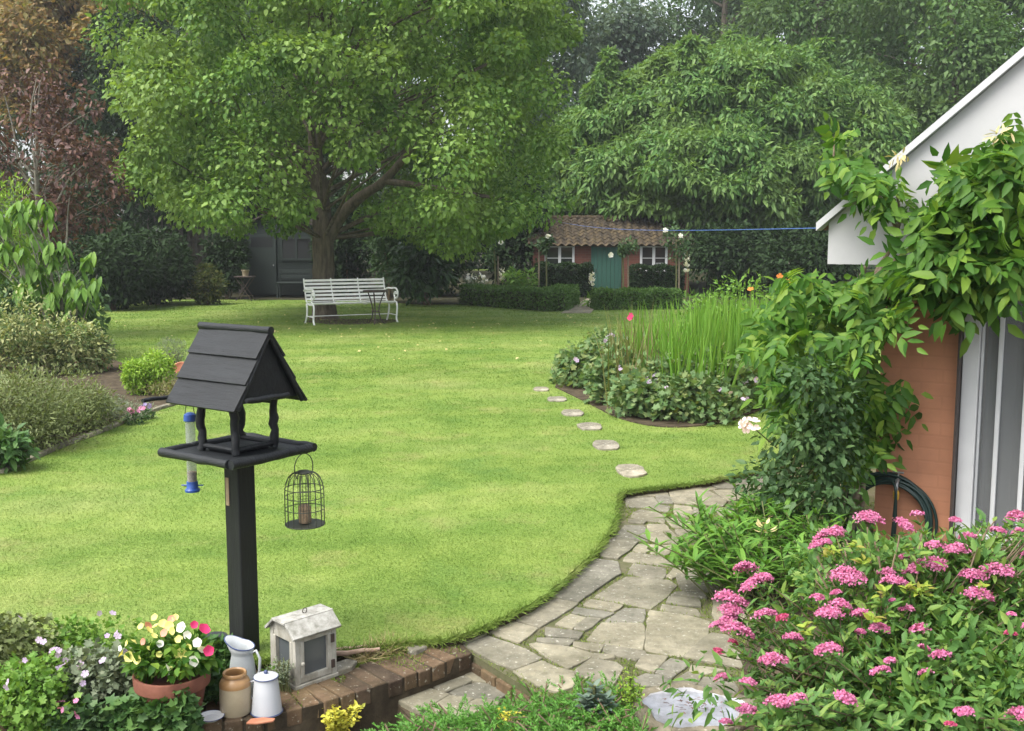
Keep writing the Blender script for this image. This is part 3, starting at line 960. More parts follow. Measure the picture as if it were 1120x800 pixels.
pts = [(-HL - .006 + (2 * HL + .012) * k / 8, random.uniform(-.002, .002), lz(ZR + .008)) for k in range(9)]
MB().tube(pts, [.0155 + random.uniform(-.001, .001) for _ in pts], 12).build('ridge_log', M['black_paint'], roof_o, smooth=True, local=True)
for sx in (-1, 1):
    x = sx * (HL - .03)
    g = MB()
    w2 = HW * .90
    g.add([(x - .005, -w2, lz(ZE + .02)), (x - .005, w2, lz(ZE + .02)), (x - .005, 0, lz(ZR - .012)), (x + .005, -w2, lz(ZE + .02)), (x + .005, w2, lz(ZE + .02)), (x + .005, 0, lz(ZR - .012))],
          [(0, 2, 1), (3, 4, 5), (0, 1, 4, 3), (1, 2, 5, 4), (2, 0, 3, 5)])
    g.build('gable_board', M['black_paint'], t, local=True)
    xb = sx * (HL + .012)
    y0, y1 = (-.14, .075) if sx > 0 else (-.285, .10)
    pts = [(xb, y0 + (y1 - y0) * k / 8, lz((1.088 if sx > 0 else 1.07) + random.uniform(-.002, .002))) for k in range(9)]
    MB().tube(pts, [.0125 * (.75 if k in (0, 8) else 1) for k in range(9)] if sx > 0 else .009, 10).build('perch', M['black_paint'], t, smooth=True, local=True)
    for sy in (-1, 1):
        pts = [(x + sx * .022, sy * HW * .96 * k / 6, lz(ZR - .01 - (ZR - ZE) * .96 * k / 6)) for k in range(7)]
        MB().tube(pts, .009, 8).build('verge_batten', M['black_paint'], roof_o, smooth=True, local=True)

# ---- tube feeder hanging from the rear perch ---------------------------------
best = min((abs(560 + F * bw(-.22, y, 1.05).x / (bw(-.22, y, 1.05).y * cP + (EYE - 1.0) * sP) - 207.5), y) for y in np.linspace(-.2, .3, 200))
tf = bw(-.22, min(best[1], .095), 0)
tf.z = .66
t = empty('tube_feeder', tf, 'clear plastic tube seed feeder with blue cap hanging behind the bird table', 'bird feeder')
MB().lathe(tf, [(.0205, .035), (.0205, .30), (.019, .30), (.019, .036)], 24).build('tube', M['clear_plastic'], t, smooth=True)
MB().lathe(tf, [(0, .025), (.0185, .025), (.0185, .085), (0, .09)], 18).build('seed', M['seed'], t, smooth=True)
MB().lathe(tf, [(0, .335), (.012, .333), (.024, .325), (.026, .30), (.022, .297), (0, .297)], 24).build('cap', M['blue_plastic'], t, smooth=True)
MB().lathe(tf, [(0, 0), (.030, .002), (.031, .010), (.023, .018), (.023, .045), (0, .045)], 24).build('base', M['blue_plastic'], t, smooth=True)
mb = MB().tube([tf + Vector((-.045, 0, .028)), tf + Vector((.045, 0, .028))], .003, 6)
mb.build('feeding_perch', M['blue_plastic'], t, smooth=True)
mb = MB().tube([tf + Vector((-.02, 0, .325)), tf + Vector((-.014, 0, .365)), tf + Vector((0, 0, .404)), tf + Vector((.014, 0, .365)), tf + Vector((.02, 0, .325))], .0018, 6)
mb.build('hanger', M['wire'], t, smooth=True)

# ---- cage feeder under the right-hand edge log --------------------------------
by = min((abs(560 + F * bw(S, y, .84).x / (bw(S, y, .84).y * cP + (EYE - .84) * sP) - 331), y) for y in np.linspace(-.2, .25, 300))[1]
cf = bw(S + .004, by, 0); cf.z = .545
t = empty('caged_feeder', cf, 'domed green wire cage nut feeder hanging below the edge of the bird table', 'bird feeder')
cage = MB()
for k in range(16):
    a = 2 * math.pi * k / 16
    pr = [(.080, 0), (.080, .06), (.080, .13), (.076, .165), (.064, .195), (.045, .212), (.028, .216)]
    cage.tube([cf + Vector((r_ * math.cos(a), r_ * math.sin(a), z)) for r_, z in pr], .0017, 5)
for r_, z in ((.080, .0), (.080, .065), (.080, .115), (.079, .150), (.028, .216)):
    cage.ring(cf + Vector((0, 0, z)), r_, .0018, n=32, m=5)
cage.build('cage', M['wire'], t, smooth=True)
inn = MB()
for k in range(12):
    a = 2 * math.pi * k / 12
    inn.tube([cf + Vector((.026 * math.cos(a), .026 * math.sin(a), .012)), cf + Vector((.026 * math.cos(a), .026 * math.sin(a), .205))], .001, 4)
for z in (.012, .06, .11, .16, .205): inn.ring(cf + Vector((0, 0, z)), .026, .001, n=20, m=4)
inn.build('mesh_tube', M['wire'], t, smooth=True)
MB().lathe(cf, [(0, .008), (.026, .008), (.026, .072), (.022, .078), (0, .075)], 16, .04).build('seed', M['seed'], t, smooth=True)
MB().lathe(cf, [(0, -.003), (.080, -.003), (.080, .002), (0, .002)], 24).build('base', M['wire'], t)
MB().lathe(cf, [(0, .224), (.022, .222), (.030, .214), (.026, .210), (0, .210)], 20).build('lid', M['wire'], t, smooth=True)
hd = ey
MB().tube([cf + hd * (.046 * math.sin(a) * (1.1 if abs(a) > .5 else 1)) + Vector((0, 0, .235 + .058 * math.cos(a))) for a in np.linspace(-2.35, 2.35, 24)], .0022, 6).build('handle', M['wire'], t, smooth=True)

# ---- weathered lantern -------------------------------------------------------
lp0 = at(324, 755, -.03)                                     # its near bottom corner
LA = R(45)
lx, ly = rotz(LA) @ Vector((1, 0, 0)), rotz(LA) @ Vector((0, 1, 0))   # lx: along the right-hand face, ly: along the left-hand face
LX, LY, LH = .192, .178, .215
lc = lp0 + lx * LX / 2 + ly * LY / 2
lc.z = -.032
lt = empty('lantern', lc, 'weathered white wooden lantern box with glazed sides and a pitched roof on the wall', 'lantern', rotz=LA)
MB().box((0, 0, .008), (LX + .01, LY + .01, .016)).build('base', M['old_white_paint'], lt, bevel=.003, local=True)
for sx in (-1, 1):
    for sy in (-1, 1):
        MB().box((sx * (LX / 2 - .011), sy * (LY / 2 - .011), LH / 2 + .01), (.022, .022, LH - .012)).build('corner_post', M['old_white_paint'], lt, bevel=.002, local=True)
for s_, axis in ((-1, 'x'), (1, 'x'), (-1, 'y'), (1, 'y')):
    fr = MB(); gl = MB()
    ln = (LX if axis == 'y' else LY) - .046
    for z, h in ((.032, .026), (LH - .02, .026)):
        c = (0, s_ * (LY / 2 - .010), z) if axis == 'y' else (s_ * (LX / 2 - .010), 0, z)
        fr.box(c, (ln, .015, h) if axis == 'y' else (.015, ln, h))
    for q in (-1, 1):
        c = (q * (ln / 2 - .009), s_ * (LY / 2 - .0085), LH / 2 + .006) if axis == 'y' else (s_ * (LX / 2 - .0085), q * (ln / 2 - .009), LH / 2 + .006)
        fr.box(c, (.018, .019, LH - .07) if axis == 'y' else (.019, .018, LH - .07))
    f_ = fr.build('side_frame', M['old_white_paint'], lt, bevel=.002, local=True)
    c = (0, s_ * (LY / 2 - .016), LH / 2) if axis == 'y' else (s_ * (LX / 2 - .016), 0, LH / 2)
    gl.box(c, (ln - .02, .003, LH - .07) if axis == 'y' else (.003, ln - .02, LH - .07))
    gl.build('pane', M['grey_pane'], f_, local=True)
    if axis == 'y' and s_ < 0:
        for z in (.06, LH - .05):
            MB().box((LX / 2 - .02, -LY / 2 - .003, z), (.016, .007, .034)).build('hinge', M['iron_dark'], f_, bevel=.002, local=True)
        MB().lathe((-LX / 2 + .03, -LY / 2 - .006, .10), [(0, -.008), (.007, -.004), (.007, .004), (0, .008)], 10).build('knob', M['old_white_paint'], f_, local=True, smooth=True)
rf = MB()
prof = [(-LY / 2 - .016, LH - .004), (-.045, LH + .045), (.045, LH + .045), (LY / 2 + .016, LH - .004)]
inn_ = [(-LY / 2 - .010, LH - .014), (-.043, LH + .035), (.043, LH + .035), (LY / 2 + .010, LH - .014)]
for i in range(3):
    (a, za), (b, zb) = prof[i], prof[i + 1]; (c, zc), (d_, zd) = inn_[i], inn_[i + 1]
    xe = LX / 2 + (.016 if i != 1 else .020)
    lift = .002 if i == 1 else 0
    rf.add([(x, y, z + lift) for x in (-xe, xe) for y, z in ((a, za), (b, zb), (d_, zd), (c, zc))],
           [(0, 1, 2, 3), (7, 6, 5, 4), (0, 4, 5, 1), (1, 5, 6, 2), (2, 6, 7, 3), (3, 7, 4, 0)])
ro = rf.build('roof', M['lantern_roof'], lt, bevel=.002, local=True)
rg = MB(); rg.ring((0.01, 0, LH + .056), .010, .002, axis=(0, 1, 0), n=16, m=5)
rg.build('ring', M['iron_dark'], ro, local=True, smooth=True)
gb = MB()
for sx in (-1, 1):
    x = sx * (LX / 2 - .006)
    g_ = [(-LY / 2 + .004, LH - .006), (-.042, LH + .034), (.042, LH + .034), (LY / 2 - .004, LH - .006)]
    gb.add([(x + dx, y, z) for dx in (-.004, .004) for y, z in g_], [(0, 3, 2, 1), (4, 5, 6, 7), (0, 1, 5, 4), (1, 2, 6, 5), (2, 3, 7, 6), (3, 0, 4, 7)])
gb.build('gable', M['old_white_paint'], lt, local=True)
MB().lathe((0, 0, .016), [(0, 0), (.03, 0), (.03, .09), (0, .09)], 16).build('candle', M['old_white_paint'], lt, local=True, smooth=True)

# ---- pots and jugs on the wall ----------------------------------------------
c = at(258, 779, -.03); c.z = -.029
k = (34 / F) * (c.y * cP + (EYE) * sP) / 2 / .054
t = empty('stoneware_jar', c, 'two-tone salt glazed stoneware jar with tan shoulder and open mouth', 'jar')
r0, h0 = .0565, .172
MB().lathe(c, [(0, 0), (r0 * .95, 0), (r0, .006), (r0 * 1.01, .07), (r0, .103)], 36).build('body', M['stoneware'], t, smooth=True)
MB().lathe(c, [(r0, .103), (r0 * .985, .116), (r0 * .86, .130), (r0 * .70, .136), (r0 * .69, .139), (r0 * .77, .142), (r0 * .78, .151), (r0 * .72, .155), (r0 * .62, .151), (r0 * .60, .137), (r0 * .8, .115), (r0 * .85, .04), (0, .03)], 36).build('shoulder', M['stoneware_tan'], t, smooth=True)

c = at(292, 779, -.03); c.z = -.029
t = empty('enamel_pot', c, 'tapered white enamel pot with a flat lid, beside the stoneware jar', 'enamel pot')
MB().lathe(c, [(0, 0), (.057, 0), (.056, .004), (.042, .132), (.041, .134)], 36).build('body', M['enamel_white'], t, smooth=True)
MB().lathe(c, [(.0575, .001), (.0595, .003), (.0575, .006)], 36).build('foot_rim', M['enamel_blue'], t, smooth=True)
ld = MB().lathe(c, [(.0435, .132), (.0450, .135), (.0435, .139), (.025, .145), (0, .148)], 36).build('lid', M['enamel_white'], t, smooth=True)
MB().ring(c + Vector((0, 0, .1355)), .0447, .0017, n=36, m=6).build('lid_rim', M['enamel_blue'], ld, smooth=True)
MB().lathe(c, [(0, .146), (.006, .147), (.008, .154), (.005, .159), (0, .160)], 14).build('lid_knob', M['enamel_blue'], ld, smooth=True)
MB().tube([c + Vector((-.044, .01, .115)), c + Vector((-.070, .012, .108)), c + Vector((-.076, .012, .085)), c + Vector((-.054, .01, .045))], .004, 8).build('handle', M['enamel_white'], t, smooth=True)

c = at(266, 757, -.03); c.z = -.034
t = empty('enamel_jug', c, 'tall grey white enamel jug with a flared spout standing behind the stoneware jar', 'jug')
JH = .235
def jug():
    n = 40; rows = [(0, .0), (.062, 0), (.060, .08), (.052, .15), (.046, .18), (.046, .19)]
    mb = MB(); vs_, fs = [], []
    prof = rows[1:] + [(.050, .205), (.055, JH)]
    for i, (r_, z) in enumerate(prof):
        for q in range(n):
            a = 2 * math.pi * q / n
            sp_ = max(0, math.cos(a)) ** 3                       # spout side (local +x turned to the left)
            lift = (z - .18) / (JH - .18) if z > .18 else 0
            rr = r_ * (1 + .42 * sp_ * lift)
            zz = z + lift * (.020 * sp_ - .022 * (1 - math.cos(a)) / 2)
            vs_.append((rr * math.cos(a), rr * math.sin(a), zz))
    for i in range(len(prof) - 1):
        for q in range(n):
            q2 = (q + 1) % n
            fs.append((i * n + q, i * n + q2, (i + 1) * n + q2, (i + 1) * n + q))
    m2 = Matrix.Rotation(R(165), 3, 'Z') @ Matrix.Scale(.86, 3)
    mb.add([m2 @ Vector(v) + c for v in vs_], fs)
    top = [m2 @ Vector(v) + c for v in vs_[-n:]]
    return mb, top, m2
mb, top, m2 = jug()
jo = mb.build('body', M['enamel_grey'], t, smooth=True)
so_ = jo.modifiers.new('solid', 'SOLIDIFY'); so_.thickness = .003
MB().tube(top + [top[0]], .0024, 6).build('rim', M['enamel_blue'], t, smooth=True)
MB().tube([c + m2 @ Vector(p) for p in ((-.046, 0, .19), (-.070, 0, .205), (-.088, 0, .17), (-.084, 0, .11), (-.058, 0, .07))], .0055, 8).build('handle', M['enamel_grey'], t, smooth=True)

c = at(231, 788, -.03); c.z = -.028
t = empty('enamel_saucer', c, 'small white enamel dish with dark rim lying on the wall beside the jar', 'dish')
MB().lathe(c, [(0, .0), (.026, .0), (.045, .013), (.047, .0145), (.045, .0152), (.030, .0065), (.015, .0048), (0, .0046)], 32).build('bowl', M['bench_white'], t)
MB().ring(c + Vector((0, 0, .0148)), .0465, .0014, n=32, m=6).build('rim', M['enamel_blue'], t, smooth=True)

c = at(285, 790, -.03)
mb = MB().prism([(-.05, -.014), (-.01, -.022), (.045, -.012), (.052, .006), (.01, .02), (-.035, .016)], 0, .007)
o = mb.build('terracotta_shard', M['terracotta'], bevel=.002); o.location = (c.x, c.y, -.0285); o.rotation_euler = (.05, .02, .2)
tag(o, 'flat broken piece of orange terracotta lying in front of the white enamel pot', 'shard')

c = at(236, 722, -.03); c.z = -.03
t = empty('plastic_pot', c, 'small upturned black plastic plant pot among leaves behind the petunias', 'plant pot')
MB().lathe(c, [(.062, 0), (.050, .10), (.050, .104), (0, .106)], 24).build('pot', M['black_plastic'], t, smooth=True)
MB().lathe(c, [(.060, .0), (.066, .001), (.066, .014), (.061, .015)], 24).build('rim', M['black_plastic'], t, smooth=True)

# sticks, flat stones and pebbles on the soil strip
for a, b, r_, lab in (((352, 722), (416, 716), .013, 'long pale brown stick lying on the soil beside the lantern'), ((360, 716), (402, 712), .010, 'thin dark stick lying at the edge of the lawn by the lantern'),
                      ((392, 713), (425, 706), .005, 'short forked twig lying in dry grass by the lawn edge')):
    p, q = at(*a, -.02), at(*b, -.02)
    pts = [p.lerp(q, i / 7) + Vector((random.uniform(-.004, .004), random.uniform(-.004, .004), r_ + .006 + random.uniform(0, .006))) for i in range(8)]
    tag(MB().tube(pts, [r_ * (1 - .06 * i) for i in range(8)], 8, wob=.1).build('stick', M['stick'], smooth=True), lab, 'stick')
for pl, lab in (([(444, 708), (462, 704), (468, 709), (455, 714), (446, 713)], 'small grey flat stone beside the top of the brick wall end'), ([(364, 727), (380, 722), (392, 724), (386, 731), (368, 736)], 'buff flat stone tucked behind the wall beside the lantern')):
    mb = MB(); q = [xy(*p, -.02) for p in pl]; slab(mb, q, -.012, .03, .0, .002)
    tag(mb.build('flat_stone', M['pale_stone'], bevel=.005), lab, 'stone')
c = at(69, 793, -.028)
mb = MB().lathe((0, 0, 0), [(0, -.008), (.016, -.004), (.02, .004), (.012, .012), (0, .014)], 14, .08)
o = mb.build('pebble', M['enamel_white'], smooth=True); o.location = (c.x, c.y, -.025); tag(o, 'single smooth white pebble lying on top of the wall at far left', 'pebble')

# ---- stone bird bath ---------------------------------------------------------
c = at(757, 785, ZP); c.z = ZP - .008
t = empty('bird_bath', c, 'shallow rough stone bird bath full of water beside the pink bush', 'bird bath')
def blob(k, seed): return 1 + .06 * math.sin(3 * k + seed) + .04 * math.sin(5 * k + 2 * seed) + .025 * math.sin(9 * k)
vs_, fs = [], []
n = 48
prof = [(.222, 0), (.228, .03), (.216, .052), (.195, .056), (.176, .048), (.165, .030), (.10, .022), (.03, .020)]
for r_, z in prof:
    for q in range(n):
        a = 2 * math.pi * q / n
        rr = r_ * (blob(a, .5) if r_ > .15 else 1)
        zz = z + (.007 * math.sin(4 * a + 1) + random.uniform(-.003, .003) if z > .03 else 0)
        vs_.append((c.x + rr * math.cos(a) * 1.02, c.y + rr * math.sin(a) * .92, c.z + zz))
for i in range(len(prof) - 1):
    for q in range(n):
        q2 = (q + 1) % n
        fs.append((i * n + q, i * n + q2, (i + 1) * n + q2, (i + 1) * n + q))
fs.append(tuple((len(prof) - 1) * n + q for q in range(n)))
nf = len(fs) - 1 - 3 * n
MB().add(vs_, fs[:4 * n]).build('basin', M['rough_stone'], t, smooth=True)
MB().add(vs_, fs[4 * n:]).build('bowl', M['bowl_sky_tone'], t, smooth=True)
wl = [(c.x + .176 * blob(a, .5) * math.cos(a) * 1.02, c.y + .176 * blob(a, .5) * math.sin(a) * .92, c.z + .040) for a in np.linspace(0, 2 * math.pi, 49)[:-1]]
MB().add(wl, [tuple(range(48))]).build('water', M['water'], t)
lb = LB(); P = np.array([(c.x, c.y, c.z + .0412)]) + np.column_stack([rng.normal(size=(60, 2)) * [.07, .045] + [.03, .04], np.zeros(60)])
d = rng.normal(size=(60, 3)); d[:, 2] = 0
lb.add(T_LEAF, P, d, (0, 0, 1), .012 + .012 * rng.random(60), .006)
lb.build('floating_debris', M['leaf_purple'], t)['kind'] = 'stuff'

# ---- garden bench ------------------------------------------------------------
bc = Vector((deep(384, 350, 21.6).x, 21.6, 0))
BA = R(27)
t = empty('garden_bench', bc, 'long white slatted garden bench with scrolled iron arms under the tree', 'bench', rotz=BA)
BW = 1.75
seat = [(-.27, .43), (-.17, .405), (-.06, .395), (.05, .395), (.15, .41), (.22, .44)]     # (y, z): front is -y
back = [(.255, .49), (.285, .565), (.315, .64), (.345, .715), (.37, .79), (.39, .86)]
mb = MB()
for y, z in seat:
    mb.box((0, y, z), (BW, .072, .016))
mb.build('seat', M['bench_white'], t, bevel=.004, local=True)
mb = MB()
for y, z in back:
    mb.box((0, y, z), (BW, .014, .046), Matrix.Rotation(-.35, 3, 'X'))
mb.build('backrest', M['bench_white'], t, bevel=.004, local=True)
for x in (-.86, -.29, .29, .86):
    pts = [(x, y, z - .014) for y, z in seat] + [(x, y + .012, z) for y, z in back] + [(x, .405, .905)]
    MB().tube(pts, .014, 8).build('slat_support', M['bench_white'], t, smooth=True, local=True)
for x in (-.88, .88):
    fl = spline([(x, -.30, .425), (x, -.345, .34), (x, -.325, .20), (x, -.30, .08), (x, -.36, 0)], 6)
    MB().tube(fl, .019, 8).build('leg', M['bench_white'], t, smooth=True, local=True)
    bl = spline([(x, .16, .40), (x, .13, .30), (x, .17, .15), (x, .28, 0)], 6)
    MB().tube(bl, .019, 8).build('leg', M['bench_white'], t, smooth=True, local=True)
    MB().tube([(x, -.32, .15), (x, .16, .15)], .010, 8).build('stretcher', M['bench_white'], t, smooth=True, local=True)
    arm = [(x, .33, .66), (x, .18, .69), (x, 0, .69), (x, -.16, .70), (x, -.29, .70), (x, -.38, .64), (x, -.38, .545), (x, -.29, .495), (x, -.20, .53), (x, -.20, .60), (x, -.27, .625), (x, -.30, .58)]
    MB().tube(spline(arm, 7), .018, 8).build('armrest', M['bench_white'], t, smooth=True, local=True)
    MB().tube(spline([(x, -.28, .42), (x, -.20, .45), (x, -.21, .53)], 6), .014, 8).build('arm_post', M['bench_white'], t, smooth=True, local=True)
MB().tube([(-.88, -.05, .16), (.88, -.05, .16)], .008, 8).build('cross_rod', M['bench_white'], t, smooth=True, local=True)

# ---- dark iron table in front of the bench ------------------------------------
c = Vector((deep(411, 352, 21.2).x, 21.2, 0))
t = empty('garden_table', c, 'small dark iron table with bowed legs standing in front of the white bench', 'table')
MB().lathe(c, [(0, .66), (.24, .66), (.25, .665), (.25, .68), (.24, .685), (0, .685)], 32).build('table_top', M['iron_dark'], t, smooth=True)
for q in range(3):
    a = 2 * math.pi * q / 3 + .5
    dv = Vector((math.cos(a), math.sin(a), 0))
    MB().tube(spline([c + dv * .20 + Vector((0, 0, .66)), c + dv * .13 + Vector((0, 0, .50)), c + dv * .07 + Vector((0, 0, .28)), c + dv * .12 + Vector((0, 0, .08)), c + dv * .20], 6), .013, 8).build('leg', M['iron_dark'], t, smooth=True)
MB().ring(c + Vector((0, 0, .26)), .075, .010, n=20, m=6).build('leg_ring', M['iron_dark'], t, smooth=True)

# ---- dark green summer shed at the back left ---------------------------------
SY = 31.0
x0, x1 = deep(266, 300, SY).x, deep(349, 300, SY).x
cx = (x0 + x1) / 2; HS = 1.95
t = empty('garden_shed', (cx, SY, 0), 'dark green timber shed half hidden in shade behind the tree', 'shed')
mb = MB()
for kx, (ya, yb) in (((x0, SY), (SY, SY + 1.8)),) if False else ():
    pass
nb = 15
wl_ = MB()
for i in range(nb):
    z = .08 + HS * (i + .5) / nb
    wl_.box((cx, SY + .012, z), (x1 - x0, .024, HS / nb + .012), Matrix.Rotation(.10, 3, 'X'))
wl_.box((x0 + .01, SY + .95, .08 + HS / 2), (.03, 1.86, HS)); wl_.box((x1 - .01, SY + .95, .08 + HS / 2), (.03, 1.86, HS)); wl_.box((cx, SY + 1.88, .08 + HS / 2), (x1 - x0 - .06, .03, HS))
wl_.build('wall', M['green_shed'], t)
rf = MB()
for sx in (-1, 1):
    rf.add([(cx, SY - .15, HS + .68), (cx + sx * ((x1 - x0) / 2 + .12), SY - .15, HS + .02), (cx + sx * ((x1 - x0) / 2 + .12), SY + 2.0, HS + .02), (cx, SY + 2.0, HS + .68),
            (cx, SY - .15, HS + .73), (cx + sx * ((x1 - x0) / 2 + .12), SY - .15, HS + .07), (cx + sx * ((x1 - x0) / 2 + .12), SY + 2.0, HS + .07), (cx, SY + 2.0, HS + .73)],
           [(0, 1, 2, 3), (7, 6, 5, 4), (0, 4, 5, 1), (1, 5, 6, 2), (2, 6, 7, 3)])
rf.build('roof', M['iron_dark'], t)
gb = MB().add([(x0, SY + .03, HS + .05), (x1, SY + .03, HS + .05), (cx, SY + .03, HS + .66), (x0, SY + .06, HS + .05), (x1, SY + .06, HS + .05), (cx, SY + .06, HS + .66)], [(0, 1, 2), (5, 4, 3), (0, 3, 4, 1), (1, 4, 5, 2), (2, 5, 3, 0)])
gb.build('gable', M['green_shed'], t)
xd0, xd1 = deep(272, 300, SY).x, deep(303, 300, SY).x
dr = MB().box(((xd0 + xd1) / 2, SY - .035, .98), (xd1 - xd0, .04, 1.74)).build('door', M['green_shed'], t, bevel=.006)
MB().lathe(((xd1 - .08), SY - .075, .95), [(0, -.03), (.02, -.02), (.02, .02), (0, .03)], 10).build('handle', M['steel'], dr, smooth=True)
mb = MB(); mb.box(((xd0 + xd1) / 2, SY - .06, 1.62), (xd1 - xd0 - .2, .006, .30)); mb.build('door_pane', M['dark_pane'], dr)
xw0, xw1 = deep(309, 300, SY).x, deep(341, 300, SY).x
wf_ = MB()
for z in (1.12, 1.74): wf_.box(((xw0 + xw1) / 2, SY - .03, z), (xw1 - xw0, .05, .06))
for x in (xw0, (xw0 + xw1) / 2, xw1): wf_.box((x, SY - .028, 1.43), (.05, .044, .56))
wo = wf_.build('window', M['green_shed'], t)
MB().box(((xw0 + xw1) / 2, SY - .018, 1.43), (xw1 - xw0 - .04, .006, .58)).build('pane', M['dark_pane'], wo)
# timber seat in front of its window
sb = Vector(((xw0 + xw1) / 2, SY - .45, .016))
t = empty('timber_seat', sb, 'dim green wooden bench against the front of the dark shed', 'bench')
mb = MB()
for y in (-.15, 0, .15): mb.box(sb + Vector((0, y, .44)), (1.0, .13, .03))
mb.build('seat', M['green_shed'], t, bevel=.004)
mb = MB()
for z in (.60, .76): mb.box(sb + Vector((0, .22, z)), (1.0, .025, .10))
mb.build('backrest', M['green_shed'], t, bevel=.004)
for sx in (-1, 1):
    for y, h in ((-.16, .425), (.22, .82)):
        MB().box(sb + Vector((sx * .46, y, h / 2)), (.055, .055, h)).build('leg', M['green_shed'], t, bevel=.004)
# folding table with a potted plant
c = Vector((deep(268, 310, 29.3).x, 29.3, .012))
t = empty('folding_table', c, 'rusty folding table with crossed legs in front of the dark shed', 'table')
MB().box(c + Vector((0, 0, .66)), (.5, .5, .025)).build('table_top', M['iron_dark'], t, bevel=.004)
for sx in (-1, 1):
    for y in (-.2, .2):
        MB().tube([c + Vector((sx * -.22, y, .65)), c + Vector((sx * .22, y, 0))], .014, 6).build('leg', M['iron_dark'], t)
def potted(name, c, pr, ph, label, cat, potmat, leafm, rad, n, size, group=None, T=T_LEAF, flat=.8):
    t = empty(name, c, label, cat, group)
    MB().lathe(c, [(0, 0), (pr * .68, 0), (pr * .90, ph * .80), (pr * .92, ph * .81), (pr, ph * .82), (pr, ph), (pr * .9, ph), (pr * .87, ph * .86), (0, ph * .85)], 24).build('pot', M[potmat], t, smooth=True)
    lb = LB(); p, d = puff(c + Vector((0, 0, ph + rad * .55)), rad, n, flat, .1); leafy(lb, T, p, d, size, .5, .05)
    lb.build('foliage', M[leafm], t)
    return t
potted('potted_plant', c + Vector((.02, 0, .673)), .11, .18, 'small plant in a pale pot standing on the rusty folding table', 'potted plant', 'stoneware', 'leaf_dark', .12, 160, .06)

# ---- brick outhouse -----------------------------------------------------------
OY = 32.0
def ox(px): return deep(px, 290, OY).x
def oz(py): return deep(600, py, OY).z
X0, X1 = ox(583), ox(754)
ZEV, ZRG = oz(265.5), oz(238)
OD = 3.4
t = empty('brick_outhouse', ((X0 + X1) / 2, OY, 0), 'low red brick outhouse with mossy pantile roof and green door', 'outhouse')
mb = MB()
mb.box(((X0 + X1) / 2, OY + .11, ZEV / 2), (X1 - X0, .22, ZEV)); mb.box((X0 + .11, OY + OD / 2, ZEV / 2), (.22, OD - .44, ZEV)); mb.box((X1 - .11, OY + OD / 2, ZEV / 2), (.22, OD - .44, ZEV)); mb.box(((X0 + X1) / 2, OY + OD - .11, ZEV / 2), (X1 - X0, .22, ZEV))
for x in (X0 + .11, X1 - .11):
    mb.add([(x - .11, OY + .2, ZEV), (x - .11, OY + OD - .2, ZEV), (x - .11, OY + OD / 2, ZRG - .1), (x + .11, OY + .2, ZEV), (x + .11, OY + OD - .2, ZEV), (x + .11, OY + OD / 2, ZRG - .1)], [(0, 2, 1), (3, 4, 5), (0, 1, 4, 3), (1, 2, 5, 4), (2, 0, 3, 5)])
mb.build('wall', M['red_brick'], t)
# pantiles: rows of rolls, each tile its own island
run = OD / 2 + .22
rise = ZRG - (ZEV - .10)
mb = MB()
NT, NR = int((X1 - X0 + .3) / .23), 9
for side in (0, 1):
    for r_ in range(NR):
        for c_ in range(NT):
            u0, u1 = r_ / NR, (r_ + 1.18) / NR
            x = X0 - .15 + (c_ + .5) * (X1 - X0 + .3) / NT
            vs_ = []
            jz, jx = random.uniform(-.008, .008), random.uniform(-.006, .006)
            for u, lift in ((u0, .012), (min(u1, 1.02), .034)):
                y = (OY + OD / 2 - u * run) if side == 0 else (OY + OD / 2 + u * run)
                for q in range(7):
                    a = q / 6
                    zz = .034 * math.sin(2 * math.pi * a + .4) + lift + jz
                    vs_.append((x + jx + (a - .5) * .245, y, ZRG - u * rise + zz))
            mb.add(vs_, [(q, q + 1, q + 8, q + 7) for q in range(6)])
ro = mb.build('roof', M['pantile'], t)
sm = ro.modifiers.new('solid', 'SOLIDIFY'); sm.thickness = .016
mb = MB()
for c_ in range(int((X1 - X0) / .32)):
    x = X0 - .1 + (c_ + .5) * .33
    mb.tube([(x - .16, OY + OD / 2, ZRG + .01), (x + .165, OY + OD / 2, ZRG + .02)], .085, 10)
mb.build('ridge_tiles', M['pantile'], ro)
MB().box(((X0 + X1) / 2, OY - .06, ZEV - .055), (X1 - X0 + .1, .05, .11)).build('fascia', M['iron_dark'], t)
dx0, dx1 = ox(649), ox(677)
d = MB()
for i in range(6):
    d.box((dx0 + (dx1 - dx0) * (i + .5) / 6, OY - .028, .74), ((dx1 - dx0) / 6 - .006, .03, 1.46))
dd = d.build('door', M['green_paint'], t, bevel=.003)
MB().tube([(dx0 + .07, OY - .06, .82), (dx0 + .07, OY - .075, .78), (dx0 + .07, OY - .06, .70)], .01, 6).build('handle', M['iron_dark'], dd, smooth=True)
fr = MB(); fr.box((dx0 - .035, OY - .012, .74), (.07, .05, 1.5)); fr.box((dx1 + .035, OY - .012, .74), (.07, .05, 1.5)); fr.box(((dx0 + dx1) / 2, OY - .014, 1.515), (dx1 - dx0 + .14, .05, .06))
fr.build('door_frame', M['green_paint'], t)
